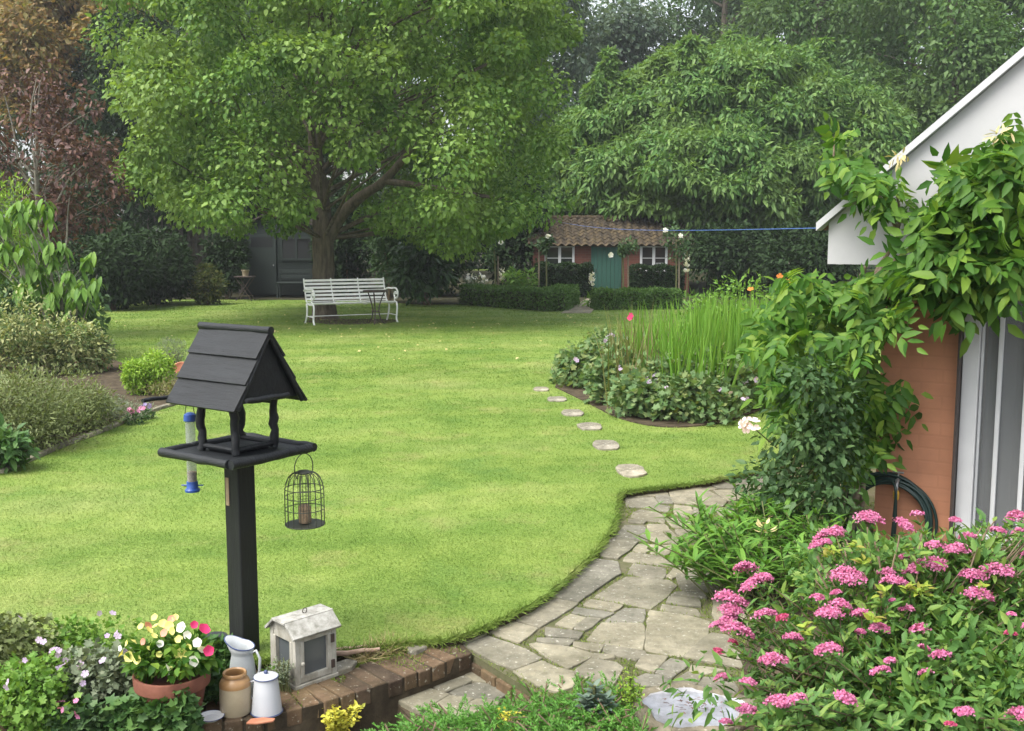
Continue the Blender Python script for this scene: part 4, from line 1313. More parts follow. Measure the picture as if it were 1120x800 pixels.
for wx0, wx1, lab in ((ox(597), ox(627), None), (ox(701), ox(728.5), None)):
    z0, z1 = oz(295.5), oz(269.5)
    f_ = MB()
    for z in (z0, z1): f_.box(((wx0 + wx1) / 2, OY - .022, z), (wx1 - wx0 + .07, .06, .07))
    for x, ww in ((wx0, .07), ((wx0 + wx1) / 2, .085), (wx1, .07)): f_.box((x, OY - .020, (z0 + z1) / 2), (ww, .055, z1 - z0 - .07))
    wo = f_.build('window', M['white_frame'], t, bevel=.004)
    MB().box(((wx0 + wx1) / 2, OY - .050, z0 - .055), (wx1 - wx0 + .16, .10, .035)).build('sill', M['white_frame'], wo)
    bars = MB()
    for q in (.25, .75):
        bars.box((wx0 + (wx1 - wx0) * q, OY - .016, (z0 + z1) / 2), ((wx1 - wx0) / 2 - .09, .03, .022))
    bars.build('glazing_bar', M['white_frame'], wo)
    MB().box(((wx0 + wx1) / 2, OY - .006, (z0 + z1) / 2), (wx1 - wx0, .006, z1 - z0)).build('pane', M['dark_pane'], wo)
    MB().box(((wx0 + wx1) / 2 + .18, OY - .0115, z0 + .13), ((wx1 - wx0) * .3, .003, .18)).build('net_curtain', M['curtain'], wo)

# ---- washing line -------------------------------------------------------------
a, b = deep(600, 240.5, 23.5), deep(905, 249.5, 6.6)
pts = [a.lerp(b, i / 30) - Vector((0, 0, .10 * math.sin(math.pi * i / 30))) for i in range(31)]
tag(MB().tube(pts, .0028, 6).build('washing_line', M['rope_blue'], smooth=True), 'thin blue washing line strung across the garden to the house', 'washing line')

# ---- slatted fence in the shade behind -----------------------------------------
FY = 33.5
fa, fb = deep(150, 300, FY).x, deep(262, 300, FY).x
t = empty('trellis_fence', ((fa + fb) / 2, FY, 0), 'old slatted trellis fence in deep shade at the back left', 'fence')
mb = MB()
x = fa
while x < fb:
    mb.box((x, FY, 1.7), (.07, .02, 2.6)); x += .21
mb.build('slats', M['fence_wood'], t)
mb = MB()
for z in (.6, 1.7, 2.8): mb.box(((fa + fb) / 2, FY + .03, z), (fb - fa, .03, .06))
mb.build('rails', M['fence_wood'], t)
for q in range(4):
    MB().box((fa + (fb - fa) * q / 3, FY + .09, 1.5), (.09, .09, 3.1)).build('post', M['fence_wood'], t)

# ---- house on the right (local frame: x along its gable wall, y into the house) ----
HO = deep(963, 400, 6.0); HO.z = 0
HA = R(-30)
hex_, hey_ = rotz(HA) @ Vector((1, 0, 0)), rotz(HA) @ Vector((0, 1, 0))
def hpt(px, py, y=0.0):
    """Local (x, z) where a photo pixel meets the house plane at local depth y."""
    d = ray(px, py); o = HO + hey_ * y
    k = ((o - Vector((0, 0, EYE))).dot(hey_)) / d.dot(hey_)
    p = Vector((0, 0, EYE)) + d * k
    return ((p - o).dot(hex_), p.z)
def hworld(x, y, z): return HO + hex_ * x + hey_ * y + Vector((0, 0, z))
HY = 0.0
hx0, hx1 = 0.0, 5.6
t = empty('house', HO, 'terracotta painted house with white gable and tall glazed door', 'house', rotz=HA)
GY = -.10                                              # face of the white gable
gx, zb = hpt(905, 289, GY)
(v0x, v0z), (v1x, v1z) = hpt(919, 233, GY), hpt(1052, 121, GY)
pit = math.atan2(v1z - v0z, v1x - v0x)
wz0, wz1 = -.2, zb + .25
dx = hpt(1048, 430)[0]                                 # left side of the door opening
DW = 1.75
def hx(px): return hpt(px, 430)[0]
print('HOUSE pitch', math.degrees(pit), 'gx', gx, 'zb', zb, 'dx', dx)
mb = MB()
mb.box(((hx0 + dx) / 2, HY + .11, (wz0 + wz1) / 2), (dx - hx0, .22, wz1 - wz0))
mb.box(((dx + DW + hx1) / 2, HY + .11, (wz0 + wz1) / 2), (hx1 - dx - DW, .22, wz1 - wz0))
mb.box((dx + DW / 2, HY + .11, wz1 - .075), (DW - .004, .22, .15 - .004))
mb.box((hx0 + .11, HY + .22 + 2.4, (wz0 + wz1) / 2), (.22, 4.8 - .004, wz1 - wz0)); mb.box((hx1 - .11, HY + .22 + 2.4, (wz0 + wz1) / 2), (.22, 4.8 - .004, wz1 - wz0))
mb.box(((hx0 + hx1) / 2, HY + 5.13, (wz0 + wz1) / 2), (hx1 - hx0 - .45, .22, wz1 - wz0))
mb.build('wall', M['painted_brick'], t, local=True)
mb = MB().box((dx + .003, HY + .02, .8), (.012, .20, 2.2)); mb.build('door_seal', M['iron_dark'], t, local=True)
zt = v0z - math.tan(pit) * (v0x - gx)                                       # top of the gable's left end
cxh = (hx0 + hx1) / 2
apex = zt + math.tan(pit) * (cxh - gx)
gr = 2 * cxh - gx
mb = MB()
po = [(gx, zb), (gr, zb), (gr, zt), (cxh, apex), (gx, zt)]
mb.add([(x, GY, z) for x, z in po] + [(x, GY + .06, z) for x, z in po], [(0, 1, 2, 3, 4), (9, 8, 7, 6, 5)] + [(i, i + 5, (i + 1) % 5 + 5, (i + 1) % 5) for i in range(5)])
mb.build('gable', M['white_render'], t, local=True)
# verge trim and roof
def roofslab(ya, yb, over, th, lift):
    mb = MB()
    for sx in (-1, 1):
        x1_ = cxh + sx * (cxh - gx + over)
        z1_ = apex - math.tan(pit) * (cxh - gx + over)
        mb.add([(cxh, ya, apex + lift), (x1_, ya, z1_ + lift), (x1_, yb, z1_ + lift), (cxh, yb, apex + lift), (cxh, ya, apex + lift + th), (x1_, ya, z1_ + lift + th), (x1_, yb, z1_ + lift + th), (cxh, yb, apex + lift + th)],
               [(0, 1, 2, 3), (7, 6, 5, 4), (0, 4, 5, 1), (1, 5, 6, 2), (2, 6, 7, 3)])
    return mb
roofslab(GY - .05, GY + .08, .06, .045, .004).build('verge_trim', M['grey_trim'], t, local=True)
ro = roofslab(GY + .084, HY + 5.4, .05, .05, .0).build('roof', M['house_tile'], t, local=True)
mb = MB()
for i in range(16):
    u = (i + .5) / 16
    for sx in (-1, 1):
        w_ = cxh - gx
        x = cxh + sx * w_ * u; z = apex - math.tan(pit) * w_ * u + .062
        mb.box((x, HY + 2.7, z), (w_ / 16 / math.cos(pit) + .02, 5.3, .016), Matrix.Rotation(sx * (pit - .04), 3, 'Y'))
mb.build('tile_courses', M['house_tile'], ro, local=True)
mb = MB().box((gx + .03, HY + 2.7, zb + .06), (.03, 5.3, .13)); mb.build('eave_board', M['white_render'], t, local=True)
mb = MB().box(((gx + hx0) / 2, HY + 2.65, zb + .008), (hx0 - gx - .03, 5.2, .012)); mb.build('soffit', M['white_render'], t, local=True)
# glazed door: frame, leaf with vertical bars, panes, curtain behind
z0, z1 = -.14, zb + .09
f_ = MB()
f_.box((dx + .055, HY + .06, (z0 + z1) / 2), (.085, .09, z1 - z0)); f_.box((dx + DW - .055, HY + .06, (z0 + z1) / 2), (.085, .09, z1 - z0)); f_.box((dx + DW / 2, HY + .06, z1 + .035), (DW - .03, .088, .07))
do = f_.build('door', M['white_frame'], t, local=True, bevel=.004)
st = MB(); xs = dx + .115
st.box((xs - .008, HY + .085, (z0 + z1) / 2), (.014, .05, z1 - z0)); st.build('door_stile', M['white_frame'], do, local=True, bevel=.003)
for px in (1091, 1121):
    x = hx(px); MB().box((x, HY + .085, (z0 + z1) / 2 + .04), (.024, .045, z1 - z0 - .18)).build('glazing_bar', M['white_frame'], do, local=True, bevel=.003)
for q in range(1, 5):
    x = hx(1121) + q * .17; MB().box((x, HY + .085, (z0 + z1) / 2 + .04), (.024, .045, z1 - z0 - .18)).build('glazing_bar', M['white_frame'], do, local=True, bevel=.003)
mb = MB(); mb.box((dx + DW / 2, HY + .085, z0 + .10), (DW - .26, .04, .18)); mb.build('bottom_rail', M['white_frame'], do, local=True, bevel=.004)
MB().box((dx + DW / 2, HY + .095, (z0 + z1) / 2), (DW - .2, .006, z1 - z0)).build('pane', M['window_glass'], do, local=True)
mb = MB()
vs_, fs = [], []
for i in range(90):
    x = dx + .12 + (DW - .24) * i / 89; y = HY + .20 + .022 * math.sin(i * .95) + .008 * math.sin(i * 2.3)
    vs_ += [(x, y, z0), (x, y, z1)]
    if i: fs.append((2 * i - 2, 2 * i, 2 * i + 1, 2 * i - 1))
mb.add(vs_, fs).build('curtain', M['curtain'], do, local=True, smooth=True)

# ---- hose, tap ------------------------------------------------------------------
hq = hpt(972, 566, -.03); hc = hworld(hq[0], -.03, hq[1])
t = empty('garden_hose', hc, 'coil of dark green garden hose hanging on the terracotta wall', 'hose', rotz=HA)
hc = Vector((0, 0, 0))
mb = MB()
for q in range(9):
    rr = .245 + random.uniform(-.03, .022); oy = -.035 + .012 * (q % 4) + random.uniform(-.004, .004); sh = random.uniform(-.025, .025)
    pts = [hc + Vector((math.cos(a) * rr * .95 + sh, oy + .004 * math.sin(3 * a + q), math.sin(a) * rr * 1.02 - .01 * q * .3)) for a in np.linspace(R(90), R(450), 49)[:-1]]
    mb.tube(pts + [pts[0]], .0085, 8)
mb.build('coil', M['hose'], t, local=True, smooth=True)
MB().tube(spline([hc + Vector((.02, -.07, .235)), hc + Vector((.05, -.10, .18)), hc + Vector((.045, -.10, .02)), hc + Vector((.03, -.09, -.25)), hc + Vector((.0, -.05, -.42))], 8), .0085, 8).build('hanging_end', M['hose'], t, local=True, smooth=True)
tq = hpt(984, 527, 0); tp = hworld(tq[0], 0, tq[1])
t = empty('water_tap', tp, 'brass outdoor tap with a yellow hose connector on the terracotta wall', 'tap', rotz=HA)
tp = Vector((0, 0, 0))
mb = MB().tube([tp + Vector((0, .02, .02)), tp + Vector((0, -.07, .02)), tp + Vector((0, -.10, .0)), tp + Vector((0, -.10, -.03))], .011, 10)
mb.build('spout', M['steel'], t, local=True, smooth=True)
MB().lathe(tp + Vector((0, -.10, -.085)), [(0, 0), (.014, 0), (.017, .01), (.017, .045), (.012, .055), (0, .055)], 16).build('hose_connector', M['brass_yellow'], t, local=True, smooth=True)
mb = MB().tube([tp + Vector((-.03, -.055, .065)), tp + Vector((.03, -.055, .065))], .006, 8); mb.tube([tp + Vector((0, -.055, .02)), tp + Vector((0, -.055, .066))], .006, 8)
mb.build('handle', M['steel'], t, local=True, smooth=True)
MB().tube(spline([tp + Vector((0, -.10, -.085)), tp + Vector((.002, -.10, -.25)), tp + Vector((-.01, -.10, -.5)), tp + Vector((-.03, -.09, -.6))], 6), .009, 8).build('tail_hose', M['hose'], t, local=True, smooth=True)
# ================================================================== VEGETATION
def proj(p):
    """Photo pixel of world points (N x 3)."""
    p = np.asarray(p, float).reshape(-1, 3)
    y = p[:, 1]; z = p[:, 2] - EYE
    dep = y * cP - z * sP
    upc = y * sP + z * cP
    return 560 + F * p[:, 0] / dep, 400 - F * upc / dep

def superell(n, c, r, e=3.0, lo=.55):
    d = rdir(n)
    k = (np.abs(d) ** e).sum(1) ** (-1 / e)
    s = lo + (1 - lo) * rng.random(n) ** .55
    return np.asarray(c) + d * (k * s)[:, None] * np.asarray(r)

def limb(mb, a, b, r0, r1, sag=.0, n=7, wob=.08):
    a, b = Vector(a), Vector(b)
    ln = (b - a).length
    mid = a.lerp(b, .5) + Vector((random.uniform(-1, 1), random.uniform(-1, 1), random.uniform(-.3, 1) + sag)) * ln * wob
    pts = spline([a, mid, b], n)
    m = len(pts)
    mb.tube(pts, [r0 + (r1 - r0) * i / (m - 1) for i in range(m)], 7, wob=.06)

def tree(name, label, cat, base, trunk, clumps, mat, per, size, T=T_DIAMOND, aspect=.6, droop=.3, bark='bark', group=None, flat=.75, inner=.25, limbs=26, r_l=.07, twigs=0, extra=None, upw=.9, outw=.7):
    """trunk: [(point, radius)], clumps: [(centre, radius)]"""
    t = empty(name, base, label, cat, group)
    mb = MB()
    tp = [Vector(p) for p, _ in trunk]; tr = [r for _, r in trunk]
    mb.tube(spline(tp, 6), list(np.interp(np.linspace(0, len(tr) - 1, 6 * (len(tr) - 1) + 1), range(len(tr)), tr)), 12, wob=.05)
    if extra: extra(mb)
    order = list(range(len(clumps))); random.shuffle(order)
    up = tp[max(1, len(tp) // 3 + (1 if len(tp) > 6 else 0)):]
    for i in order[:limbs]:
        c = Vector(clumps[i][0])
        hd = math.hypot(c.x - tp[0].x, c.y - tp[0].y)
        zt_ = min(max(c.z - .45 * hd - random.uniform(0, .5), up[0].z), up[-1].z)
        k_ = max(0, min(len(up) - 2, next((j for j in range(len(up) - 1) if up[j + 1].z >= zt_), len(up) - 2)))
        src = up[k_].lerp(up[k_ + 1], max(0, min(1, (zt_ - up[k_].z) / max(1e-6, up[k_ + 1].z - up[k_].z))))
        if c.z < src.z - .25: continue
        limb(mb, src, c, r_l * random.uniform(.7, 1.2), r_l * .18)
    mb.build('trunk', M[bark], t, smooth=True)
    lb = LB()
    for c, r in clumps:
        p, d = puff(c, r, int(per * random.uniform(.75, 1.25)), flat, inner)
        leafy(lb, T, p, d, size, aspect, droop, upw=upw, outw=outw)
    lb.build('crown', M[mat], t)
    return t

# ---- the big tree over the bench -------------------------------------------------
TY = 22.6
tb = deep(355, 350, TY); tb.z = 0
TT = [(tb, .33), (tb + Vector((0, 0, .18)), .26), (deep(354, 310, TY), .235), (deep(353.5, 262, TY), .225), (deep(350, 205, TY), .17), (deep(344, 150, TY - .2), .13), (deep(348, 90, TY), .10), (deep(352, 30, TY + .2), .06)]
cc = (deep(380, 95, TY).x, TY, deep(370, 92, TY).z)
xs_ = [60, 120, 200, 250, 320, 345, 372, 400, 440, 500, 540, 600, 640, 700]
bs_ = [215, 245, 250, 262, 272, 205, 205, 268, 262, 288, 308, 300, 272, 200]
cl = []
cand = np.concatenate([superell(1600, cc, (4.55, 4.5, 4.5), 2.6, .5), superell(2600, cc, (4.55, 4.5, 4.6), 2.6, .72)])
cand = cand[np.concatenate([np.ones(1600, bool), cand[1600:, 1] < TY - .4])]
px_, py_ = proj(cand)
for p, a, b in zip(cand, px_, py_):
    r = random.uniform(.42, .85)
    rp = r * F / p[1]
    if b + rp * .6 > np.interp(a, xs_, bs_): continue
    if p[2] > 11.2: continue
    if cl and min((Vector(p) - Vector(q)).length for q, _ in cl) < .55: continue
    cl.append((p, r))
    if len(cl) >= 330: break
def near_limb(a, b):
    for (x0, y0), (x1, y1) in (((355, 350), (352, 205)), ((358, 258), (395, 214)), ((395, 214), (450, 165)), ((352, 205), (345, 140))):
        t_ = max(0, min(1, ((a - x0) * (x1 - x0) + (b - y0) * (y1 - y0)) / ((x1 - x0) ** 2 + (y1 - y0) ** 2)))
        if math.hypot(a - x0 - t_ * (x1 - x0), b - y0 - t_ * (y1 - y0)) < 27: return True
    return False
ca, cb_ = proj([c for c, _ in cl])
cl = [q for q, a, b in zip(cl, ca, cb_) if not (q[0][1] < TY + .3 and near_limb(a, b))]
def main_limbs(mb):
    A = [deep(355, 268, TY), deep(372, 238, TY - .1), deep(394, 216, TY - .4), deep(420, 198, TY - .8), deep(448, 165, TY - 1.2), deep(480, 120, TY - 1.2)]
    q = spline(A, 6); mb.tube(q, list(np.linspace(.15, .05, len(q))), 10, wob=.05)
    A = [deep(351, 215, TY), deep(330, 175, TY - .3), deep(290, 140, TY - .8), deep(230, 110, TY - .8)]
    q = spline(A, 6); mb.tube(q, list(np.linspace(.12, .04, len(q))), 10, wob=.05)
    A = [deep(420, 198, TY - .8), deep(470, 205, TY - 1.4), deep(530, 215, TY - 1.6), deep(575, 225, TY - 1.6)]
    q = spline(A, 6); mb.tube(q, list(np.linspace(.075, .02, len(q))), 8, wob=.05)
tree('maple_tree', 'large spreading broadleaf tree in the lawn whose trunk rises behind the white bench', 'tree', tb, TT, cl, 'leaf_maple', 560, .084, T_LEAF, .75, .45, 'bark', limbs=70, r_l=.04, extra=main_limbs, flat=.7, outw=.5)

# ---- the cherry-like tree over the outhouse ----------------------------------------
CY = 37.0
cb = deep(800, 300, CY); cb.z = 0
cl = []
parts_ = []
for (qx, qy, hw, hh, yo, n_) in ((700, 175, 95, 85, .6, 500), (800, 150, 120, 92, 0, 800), (895, 180, 85, 88, .5, 500), (640, 205, 60, 60, 1.6, 250), (775, 205, 130, 70, -1.6, 500), (755, 105, 55, 45, 1.0, 200), (860, 115, 55, 42, .8, 200)):
    parts_.append(superell(n_, (deep(qx, qy, CY + yo).x, CY + yo, deep(qx, qy, CY + yo).z), (hw / F * CY, 3.6 if hw > 60 else 2.0, hh / F * CY), 2, .5))
cand = np.concatenate(parts_); rng.shuffle(cand)
px_, py_ = proj(cand)
for p, a, b in zip(cand, px_, py_):
    r = random.uniform(.4, .85)
    rp = r * F / p[1] * .6
    if 560 < a < 745 and b + rp > 244: continue
    if b + rp > 282: continue
    cl.append((p, r))
    if cl and min((Vector(p) - Vector(q)).length for q, _ in cl) < .66: continue
    if len(cl) >= 290: break
for k in range(30):      # long whips standing up out of the top
    px = random.uniform(650, 935); t0 = 62 + abs(px - 800) * .22 + random.uniform(-4, 26); Y = CY - random.uniform(-1, 2); ln = random.uniform(14, 34)
    for j in range(4):
        cl.append((deep(px + random.uniform(-3, 3) + j * random.uniform(-2, 2), t0 - ln * j / 3, Y), .34 - .06 * j))
tree('cherry_tree', 'broad tree with long drooping leaves overhanging the roof of the brick outhouse', 'tree', cb,
     [(cb, .3), (cb + Vector((0, 0, 1.5)), .24), (cb + Vector((-.2, -.1, 3)), .2), (cb + Vector((-.1, -.2, 5)), .12), (cb + Vector((0, 0, 7)), .06)], cl, 'leaf_cherry', 340, .20, T_LEAF, .38, .55, limbs=60, r_l=.05, flat=.6, outw=.6, inner=.15)

# ---- background trees ---------------------------------------------------------------
def backtree(label, px, top, Y, hw, bottom, mat, n=60, per=330, size=.24, name='tall_tree', group='tall trees behind the garden', aspect=.55, droop=.4, rr=(.9, 1.7), e=2.2, lo=.45):
    x = deep(px, 262, Y).x
    zt, zb_ = EYE + (262 - top) / F * Y, EYE + (262 - bottom) / F * Y
    rx = hw / F * Y
    c = (x, Y, (zt + zb_) / 2)
    b = Vector((x, Y, 0))
    pts = superell(n, c, (rx, rx * .9, (zt - zb_) / 2), e, lo)
    cl = [(p, random.uniform(*rr)) for p in pts]
    tr = [(b, .4), (b + Vector((.1, 0, zt * .3)), .32), (b + Vector((-.15, .1, zt * .6)), .2), (b + Vector((0, 0, zt * .92)), .06)]
    return tree(name, label, 'tree', b, tr, cl, mat, per, size, T_DIAMOND, aspect, droop, limbs=16, r_l=.09, group=group)
backtree('tall bronze tinged olive tree at the top left corner above the purple leaved tree', 78, -15, 36, 88, 150, 'leaf_copper', 75, 420, .17, rr=(.6, 1.2))
backtree('dark green tree glimpsed between the bronze tree and the left edge', -30, -60, 44, 90, 200, 'leaf_far', 60, 300)
backtree('dark evergreen tree added to shade the shed and fence at the back left', 215, 10, 34, 140, 240, 'leaf_dark', 110, 330, .17, rr=(.6, 1.2))  # crown added overhead to darken the shed and fence below it
backtree('mid green tree half hidden between the bronze tree and the big spreading tree', 190, -90, 46, 90, 200, 'leaf_ash', 60, 300)
backtree('tall tree whose crown fills the sky behind the top of the big spreading tree', 430, -120, 48, 150, 230, 'leaf_far', 80, 300)
backtree('soft blue green tree to the right of the big spreading tree', 590, -60, 50, 58, 215, 'leaf_blue', 70, 330)
backtree('pale blue green slim tree beside a glimpse of sky', 680, 8, 54, 40, 200, 'leaf_blue', 50, 300, e=2)
backtree('dark tall tree behind the top of the drooping leaved tree', 790, -90, 56, 66, 200, 'leaf_far', 75, 330)
backtree('feathery green ash tree behind the right side of the drooping leaved tree', 890, -110, 45, 95, 230, 'leaf_ash', 95, 360, .2)
backtree('large feathery ash tree rising behind the house gable', 1035, -140, 40, 110, 260, 'leaf_ash', 120, 380, .19)
backtree('green ash tree filling the gap left of the gable top', 975, -120, 52, 95, 230, 'leaf_ash', 90, 340, .22)
backtree('shadowy green tree mostly hidden by the white gable', 1200, -160, 46, 120, 250, 'leaf_far', 60, 300)
lb = LB()
for k in range(900):      # far-off wood
    x = random.uniform(-62, 62); y = random.uniform(62, 74)
    a = 560 + F * x / y
    zm = 21
    if abs(a - 706) < 22 or abs(a - 645) < 8: zm = 12.5
    if -6 < a < 14: zm = 14
    z = random.uniform(.5, zm)
    p, d = puff((x, y, z), random.uniform(1.6, 2.6), 150, .8, .2); leafy(lb, T_DIAMOND, p, d, .5, .6, .3)
tag(lb.build('far_woodland', M['leaf_far']), kind='stuff')

# ---- hedges and dark shrubs -----------------------------------------------------------
def shrub(name, label, cat, base, c, r, n, size, mat, T=T_LEAF, aspect=.5, droop=.15, group=None, flatn=1.0, lumps=9, stems=8, wood='twig', inner=.35, upw=.8, part='foliage'):
    """A rounded, lumpy shrub: c centre, r = (rx, ry, rz)."""
    t = empty(name, base, label, cat, group)
    lb = LB()
    c = Vector(c)
    cs = superell(lumps, c, np.array(r) * .62, 2, .55)
    for q in cs:
        k = random.uniform(.34, .6)
        m_ = int(n / lumps * random.uniform(.8, 1.2))
        d = rdir(m_); rr = (inner + (1 - inner) * rng.random(m_) ** .6)
        p = q + d * rr[:, None] * np.array(r) * k * np.array([1, 1, flatn])
        ok = p[:, 2] > base[2] + .01
        leafy(lb, T, p[ok], d[ok], size, aspect, droop, upw=upw)
    lb.build(part, M[mat], t)
    if stems:
        mb = MB()
        for q in range(stems):
            e = cs[q % lumps]
            limb(mb, Vector(base) + Vector((random.uniform(-.1, .1) * r[0], random.uniform(-.1, .1) * r[1], 0)), e, .05 * r[2] ** .5 * .35 + .002, .002, n=4)
        mb.build('stems', M[wood], t, smooth=True)
    return t

def P0(px, Y): return Vector((deep(px, 300, Y).x, Y, 0))
def zat(py, Y): return EYE + (262 - py) / F * Y

def bigshrub(label, px, Y, hw, top, bottom, mat, n, size, name='evergreen_shrub', cat='shrub', group='dark shrubs at the end of the garden', **kw):
    b = P0(px, Y); rx = hw / F * Y
    zt, zb_ = zat(top, Y), max(.05, zat(bottom, Y))
    return shrub(name, label, cat, b, (b.x, Y, (zt + zb_) / 2), (rx, min(rx, 1.6), (zt - zb_) / 2 * 1.05), n, size, mat, group=group, **kw)
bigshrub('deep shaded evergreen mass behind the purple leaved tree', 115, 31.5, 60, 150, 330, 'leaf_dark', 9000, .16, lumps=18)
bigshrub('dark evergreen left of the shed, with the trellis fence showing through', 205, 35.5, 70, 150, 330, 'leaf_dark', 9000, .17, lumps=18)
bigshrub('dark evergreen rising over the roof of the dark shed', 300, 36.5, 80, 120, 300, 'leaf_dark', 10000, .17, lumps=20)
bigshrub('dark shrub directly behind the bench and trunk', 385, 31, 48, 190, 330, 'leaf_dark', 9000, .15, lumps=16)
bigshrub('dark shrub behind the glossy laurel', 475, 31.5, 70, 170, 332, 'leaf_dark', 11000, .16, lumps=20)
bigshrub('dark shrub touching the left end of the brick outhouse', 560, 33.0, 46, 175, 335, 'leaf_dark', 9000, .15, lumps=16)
bigshrub('glossy broad leaved laurel to the right of the bench', 468, 27.4, 48, 245, 335, 'leaf_laurel', 3600, .19, T=T_LEAF, aspect=.45, droop=.4, lumps=16)
bigshrub('mid green shrub with light leaf tips under the big tree, left of the laurel', 425, 28.4, 26, 225, 320, 'leaf_rose', 2600, .12, lumps=10)
bigshrub('yellowing shrub left of the dark shed and folding table', 226, 27.5, 22, 285, 336, 'leaf_yellowing', 2600, .09, lumps=10)
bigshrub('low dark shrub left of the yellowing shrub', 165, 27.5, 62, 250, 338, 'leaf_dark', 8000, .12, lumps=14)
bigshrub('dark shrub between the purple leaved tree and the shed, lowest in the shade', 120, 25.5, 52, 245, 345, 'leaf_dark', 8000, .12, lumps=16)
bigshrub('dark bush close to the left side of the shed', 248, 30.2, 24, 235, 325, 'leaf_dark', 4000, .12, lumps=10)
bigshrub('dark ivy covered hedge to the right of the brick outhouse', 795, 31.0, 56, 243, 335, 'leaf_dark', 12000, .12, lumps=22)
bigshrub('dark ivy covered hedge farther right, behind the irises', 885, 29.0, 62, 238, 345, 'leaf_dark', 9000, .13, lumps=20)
bigshrub('pale leaved bush at the foot of the dark shrubs beside the left box hedge', 572, 28.5, 20, 292, 327, 'leaf_fresh', 900, .11, name='leafy_bush', lumps=8)

def hedge(label, pts, h, w, mat, n, size, name='box_hedge', group='clipped hedges by the brick outhouse', cat='hedge'):
    """Clipped hedge along a ground line."""
    pts = [Vector((p[0], p[1], 0)) for p in pts]
    t = empty(name, pts[0], label, cat, group)
    core, lb = MB(), LB()
    tot = sum((b - a).length for a, b in zip(pts[:-1], pts[1:]))
    for a, b in zip(pts[:-1], pts[1:]):
        d = (b - a); ln = d.length; d.normalize(); nn = Vector((-d.y, d.x, 0))
        c = (a + b) / 2
        core.box((c.x, c.y, h * .44), (ln - .08, w - .12, h * .86), rotz(math.atan2(d.y, d.x)))
        m_ = int(n * ln / tot)
        s = rng.random(m_) * ln; f = rng.random(m_)
        per = h * 2 + w; q = f * per
        side = np.where(q < h, -w / 2, np.where(q < h + w, q - h - w / 2, w / 2))
        z = np.where(q < h, q, np.where(q < h + w, h, per - q))
        bulge = 1 + .06 * np.sin(s * 7) + .04 * np.sin(s * 17 + z * 9)
        nd = np.where((q < h)[:, None], -np.array(nn)[None], np.where((q < h + w)[:, None], np.array([[0, 0, 1.]]), np.array(nn)[None]))
        P = np.array(a)[None] + np.array(d)[None] * s[:, None] + np.array(nn)[None] * (side * bulge)[:, None] + np.array([[0, 0, 1.]]) * (z * (1 + .04 * np.sin(s * 9)))[:, None]
        P = P + rng.normal(size=P.shape) * .018
        leafy(lb, T_LEAF, P, nd + rng.normal(size=P.shape) * .3, size, .6, -.1, upw=.5)
        for e, dr in ((a, -d), (b, d)):
            m2_ = int(n * .5 * w / tot); 
            P = np.array(e)[None] + np.array(nn)[None] * ((rng.random(m2_) - .5) * w)[:, None] + np.array([[0, 0, 1.]]) * (rng.random(m2_) * h)[:, None] + rng.normal(size=(m2_, 3)) * .018
            leafy(lb, T_LEAF, P, np.array(dr)[None] + rng.normal(size=P.shape) * .3, size, .6, -.1, upw=.5)
    core.build('twig_core', M['woodland_soil'], t)
    lb.build('foliage', M[mat], t)
    return t
def G(px, py): v = at(px, py, 0); return (v.x, v.y)
a_ = at(524, 334, 0); b_ = at(606, 341.5, 0); c_ = at(619, 336, 0)
hedge('low clipped box hedge to the left of the brick path', [(a_.x - .3, a_.y + .35), (b_.x, b_.y + .3), (c_.x + .1, c_.y + 1.2)], .47, .55, 'leaf_box', 15000, .05)
a_ = at(652, 339.5, 0); b_ = at(742, 338.5, 0)
hedge('low clipped box hedge in front of the green door, right of the brick path', [(a_.x, a_.y + .3), (b_.x, b_.y + .3)], .44, .55, 'leaf_box', 11000, .05)
x0, x1 = deep(606, 300, 31.2).x, deep(645, 300, 31.2).x
hedge('tall dark clipped hedge below the left outhouse window', [(x0 - .5, 31.2), (x1, 31.2)], .92, .7, 'leaf_dark', 9000, .07)
x0, x1 = deep(692, 300, 31.2).x, deep(745, 300, 31.2).x
hedge('dark clipped hedge below the right outhouse window', [(x0, 31.3), (x1, 31.3)], .86, .6, 'leaf_dark', 7000, .07)

# ---- standard roses, foxgloves ----------------------------------------------------------
def std_rose(label, px, top, bot, Y, rad, blooms, stake_dx=.14):
    b = P0(px, Y); zt = zat(top, Y)
    t = empty('standard_rose', b, label, 'rose', 'standard roses by the outhouse')
    MB().tube(spline([b, b + Vector((.02, 0, zt * .4)), b + Vector((-.01, .01, zt - rad * .4))], 5), .022, 7).build('stem', M['twig_green'], t, smooth=True)
    MB().tube([b + Vector((stake_dx, .03, 0)), b + Vector((stake_dx * .9, .03, zt - rad * .9))], .024, 7).build('stake', M['stake'], t)
    lb = LB(); c = b + Vector((0, 0, zt - rad * .3))
    for k in range(7):
        q = np.array(c) + rng.normal(size=3) * rad * .42
        p, d = puff(q, rad * .5, 60, .8, .15); leafy(lb, T_LEAF, p, d, .085, .6, .25)
    lb.build('crown', M['leaf_rose'], t)
    for (bx, by) in blooms:
        q = np.array(deep(bx, by, Y - rad * .8))
        f = LB()
        for r_ in range(3): f.add(T_FLOWER, q + rng.normal(size=3) * .012, rng.normal(size=3), (rng.normal() * .3, -1, .4), .075 - .012 * r_, .075 - .012 * r_)
        f.build('bloom', M['petal_white'], t)
std_rose('standard rose in front of the left outhouse window', 597, 262, 325, 28.6, .24, [(600, 259)], -.2)
std_rose('standard rose beside the green outhouse door', 681, 268, 325, 28.6, .32, [(668, 279)], .16)
std_rose('standard rose with two white blooms at the right outhouse window', 739, 258, 325, 28.2, .44, [(727, 253), (744.5, 258)], .1)
